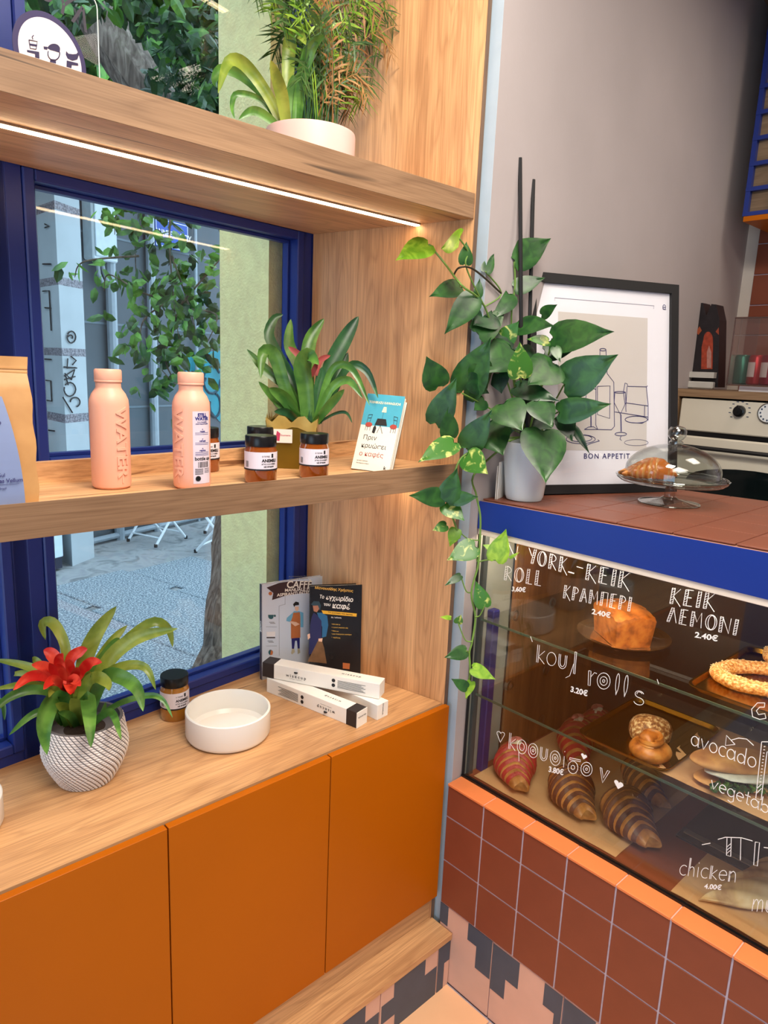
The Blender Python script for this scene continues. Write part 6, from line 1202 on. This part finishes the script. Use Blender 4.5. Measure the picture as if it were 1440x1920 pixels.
fig(b1_, M1, Mo1, [
 ([(445, 570), (470, 545), (520, 545), (560, 560), (560, 700), (500, 700), (440, 650), (395, 640), (400, 610)], SKY, 1), ([(462, 560), (525, 555), (530, 600), (530, 800), (440, 808), (440, 640), (455, 600)], APR, 2), ([(476, 500), (515, 500), (514, 530), (498, 550), (480, 532)], SKIN, 2), ([(460, 478), (485, 452), (515, 460), (518, 485), (480, 490), (470, 505)], INK, 3), ([(430, 640), (490, 650), (525, 670), (480, 690), (435, 655)], SKIN, 3), ([(445, 806), (525, 802), (524, 905), (505, 905), (498, 830), (480, 830), (470, 908), (450, 908)], NVY, 1), ([(450, 908), (472, 908), (478, 940), (450, 962), (442, 950)], mat('print_shoe', (190, 184, 160), .5), 1), ([(503, 905), (524, 905), (530, 945), (505, 960)], mat('print_shoe2', (180, 174, 150), .5), 1)], KB)
m = MB(); 
for s_, z, sz in (('CAFFÈ', .165, .012),): vs, fs = text_geo(s_, sz, .0001, .0003, 'CENTER'); T = Mo1 @ Mx((-.0003, z, -.007), (0, -1, 0), z=(-1, 0, 0)); m.add([T @ v for v in vs], fs)
m.build('spine_lettering', WHITEP, b1_)
BK = mat('book_black', (26, 28, 34), .25, var=.1); 
b2_, M2, Mo2, w2 = book(V((1.183, 1.548, 0)), V((1.318, 1.472, 0)), .284, .020, .08, [BK, BK], 'black glossy coffee handbook showing a man in apron, standing in front')
m = MB(); ptext(m, M2, Mo2, 'Μανουσίδης Χρήστος', (670, 318), (1040, 352), .0105, KB, .0003); 
for y in (668, 700, 732, 764, 796): ptext(m, M2, Mo2, '• ' + {668: 'καφεκοπτείο', 700: 'τεχνικές παρασκευής', 732: 'latte art', 764: 'καφεδοπαρασκευαστήρια', 796: 'εκχύλιση'}[y], (830, y), ({668: 915, 700: 990, 732: 900, 764: 1025, 796: 915}[y], y + 8), .0046, KB, .0001)
m.build('gold_print', mat('print_gold', (226, 180, 84), .4), b2_)
m = MB(); ptext(m, M2, Mo2, 'Το', (715, 405), (760, 410), .014, KB, .0003); ptext(m, M2, Mo2, 'εγχειρίδιο', (778, 412), (1040, 438), .019, KB, .0005); ptext(m, M2, Mo2, 'του', (755, 478), (820, 484), .012, KB, .0003); ptext(m, M2, Mo2, 'καφέ', (838, 492), (1010, 508), .022, KB, .0006); ptext(m, M2, Mo2, '2η έκδοση', (826, 604), (925, 610), .0052, KB, .0001); m.build('title_lettering', WHITEP, b2_)
YEL = mat('print_yellow', (238, 182, 56), .4); m = MB(); pshape(m, M2, Mo2, [(735, 537), (1075, 568), (1072, 598), (750, 570)], KB); m.build('yellow_band', YEL, b2_); m = MB(); ptext(m, M2, Mo2, 'Τα μυστικά του barista', (795, 555), (1035, 580), .0052, KB, .0001); m.build('band_print', INK, b2_)
fig(b2_, M2, Mo2, [([(740, 560), (790, 590), (800, 680), (780, 790), (740, 800), (742, 700), (720, 640), (690, 560)], SKY if False else mat('print_shirt', (44, 104, 150), .4), 0), ([(660, 560), (690, 580), (735, 640), (735, 800), (700, 830), (690, 960), (610, 960), (620, 800), (625, 680), (640, 600)], mat('print_apron', (40, 44, 92), .4), 1), ([(650, 490), (700, 480), (715, 520), (690, 555), (660, 545)], mat('print_face', (176, 120, 96), .5), 1), ([(632, 480), (660, 448), (710, 450), (730, 490), (720, 540), (700, 490), (655, 492)], mat('print_cap', (44, 70, 84), .5), 2), ([(598, 770), (622, 760), (625, 800), (605, 820)], SKIN, 2), ([(705, 810), (745, 805), (740, 840), (705, 835)], SKIN, 3), ([(700, 830), (740, 835), (760, 900), (785, 1050), (700, 1040), (600, 1030), (640, 950)], mat('print_sack', (120, 88, 60), .5, var=.2, scale=60), 2)], KB)
fig(b2_, M2, Mo2, [([(940, 1042), (1008, 1050), (1004, 1105), (940, 1098)], APR, 1)], KB)
# long white boxes
def longbox(P0, P1, z, s, label, black_end, rz=0):
    P0 = V(P0); P1 = V(P1); d = (P1 - P0); d.z = 0; L_ = d.length; o = thing('long_box', label, 'box', (P0.x, P0.y, z), math.atan2(d.y, d.x), 'slim white gift boxes'); bs = .036
    x0, x1 = (bs, L_) if black_end == 0 else ((0, L_ - bs) if black_end == 1 else (0, L_)); 
    ys = (0, s)
    m = MB(); m.cbox(x0, x1, 0, s, 0, s, .0008); m.build('carton', WHITEP, o)
    if black_end in (0, 1): e = (0, bs) if black_end == 0 else (L_ - bs, L_ - .002); m = MB(); m.cbox(e[0], e[1], -.0004, s + .0004, -.0, s + .0004, .0008); m.build('sleeve', mat('sleeve_brown', (44, 36, 36), .5), o)
    if black_end == 1: m = MB(); m.box(L_ - .002, L_, 0, s, 0, s); m.build('end_flap', WHITEP, o)
    m = MB()
    def face(s_, size, x, v, top=False, flip=False, b=0.0, sp_=1.5):
        if top: T = Matrix.Translation((x, s - .5 * s if v is None else v, s + .0005)) @ Matrix.Rotation(math.pi if flip else 0, 4, 'Z')
        else: T = Mx((x, -.0005 if not False else 0, v), (1 if not flip else -1, 0, 0), z=(0, -1, 0))
        text(m, s_, size, T, bold=b, spacing=sp_)
    return o, m, face, L_
def yneg(P0, P1): return P0, P1
o, m, face, L_ = longbox(Zp(500, 1297, ZW), Zp(669, 1366, ZW), ZW, .043, 'slim white box with dark end band, lying in front', 1)
face('wisecup', .013, L_ - .105, .019, False, True, .0001); face('coffee roasters', .004, L_ - .105, .029, False, True); face('wisecup', .012, L_ - .10, None, True, True)
for v in (.013, .027): m.lathe([(.0052, 0), (.0052, .0006), (0, .0006)], 16, M=Mx((.135, -.0004, v), (1, 0, 0), z=(0, -1, 0)), close=False)
for k in range(7): m.box(.045 + .006 * (k % 3), .12, -.0008, -.0002, .008 + k * .0036, .0088 + k * .0036)
for (x, z_) in ((L_ - .105, .009),): m.lathe([(.0, 0), (.005, .001), (.0055, .004), (0, .004)], 12, M=Matrix.Translation((x, -.001, z_)), close=False)
text(m, 'wisecup', .008, Mx((L_ + .0005, .021, .028), (0, 1, 0), z=(1, 0, 0)), spacing=1.3); m.build('print', INK, o)
o, m, face, L_ = longbox(V((1.145, 1.56, 0)), Zp(707, 1351, ZW), ZW, .043, 'slim white box lying behind, under the crossing one', 2); text(m, 'wisecup', .008, Mx((L_ + .0005, .021, .026), (0, 0, 1), z=(1, 0, 0)), spacing=1.3); m.build('print', INK, o)
zU = ZW + .0445; u0, u1 = Zp(492, 1268, zU), Zp(711, 1311, zU)
o, m, face, L_ = longbox(u0, u1, zU, .043, 'slim white box lying across the top of the other two', 0)
face('wisecup', .013, .105, .018, False, False, .0001); face('coffee roasters', .004, .105, .010); face('wisecup', .012, L_ - .09, None, True)
for v in (.015, .029): m.lathe([(.0052, 0), (.0052, .0006), (0, .0006)], 16, M=Mx((L_ * .62, -.0004, v), (1, 0, 0), z=(0, -1, 0)), close=False)
for k in range(7): m.box(L_ * .62 + .012, L_ - .04 - .006 * (k % 3), -.0008, -.0002, .010 + k * .0034, .0107 + k * .0034)
m.lathe([(.0, 0), (.005, .001), (.0055, .004), (0, .004)], 12, M=Matrix.Translation((.105, -.001, .028)), close=False); m.build('print', INK, o)
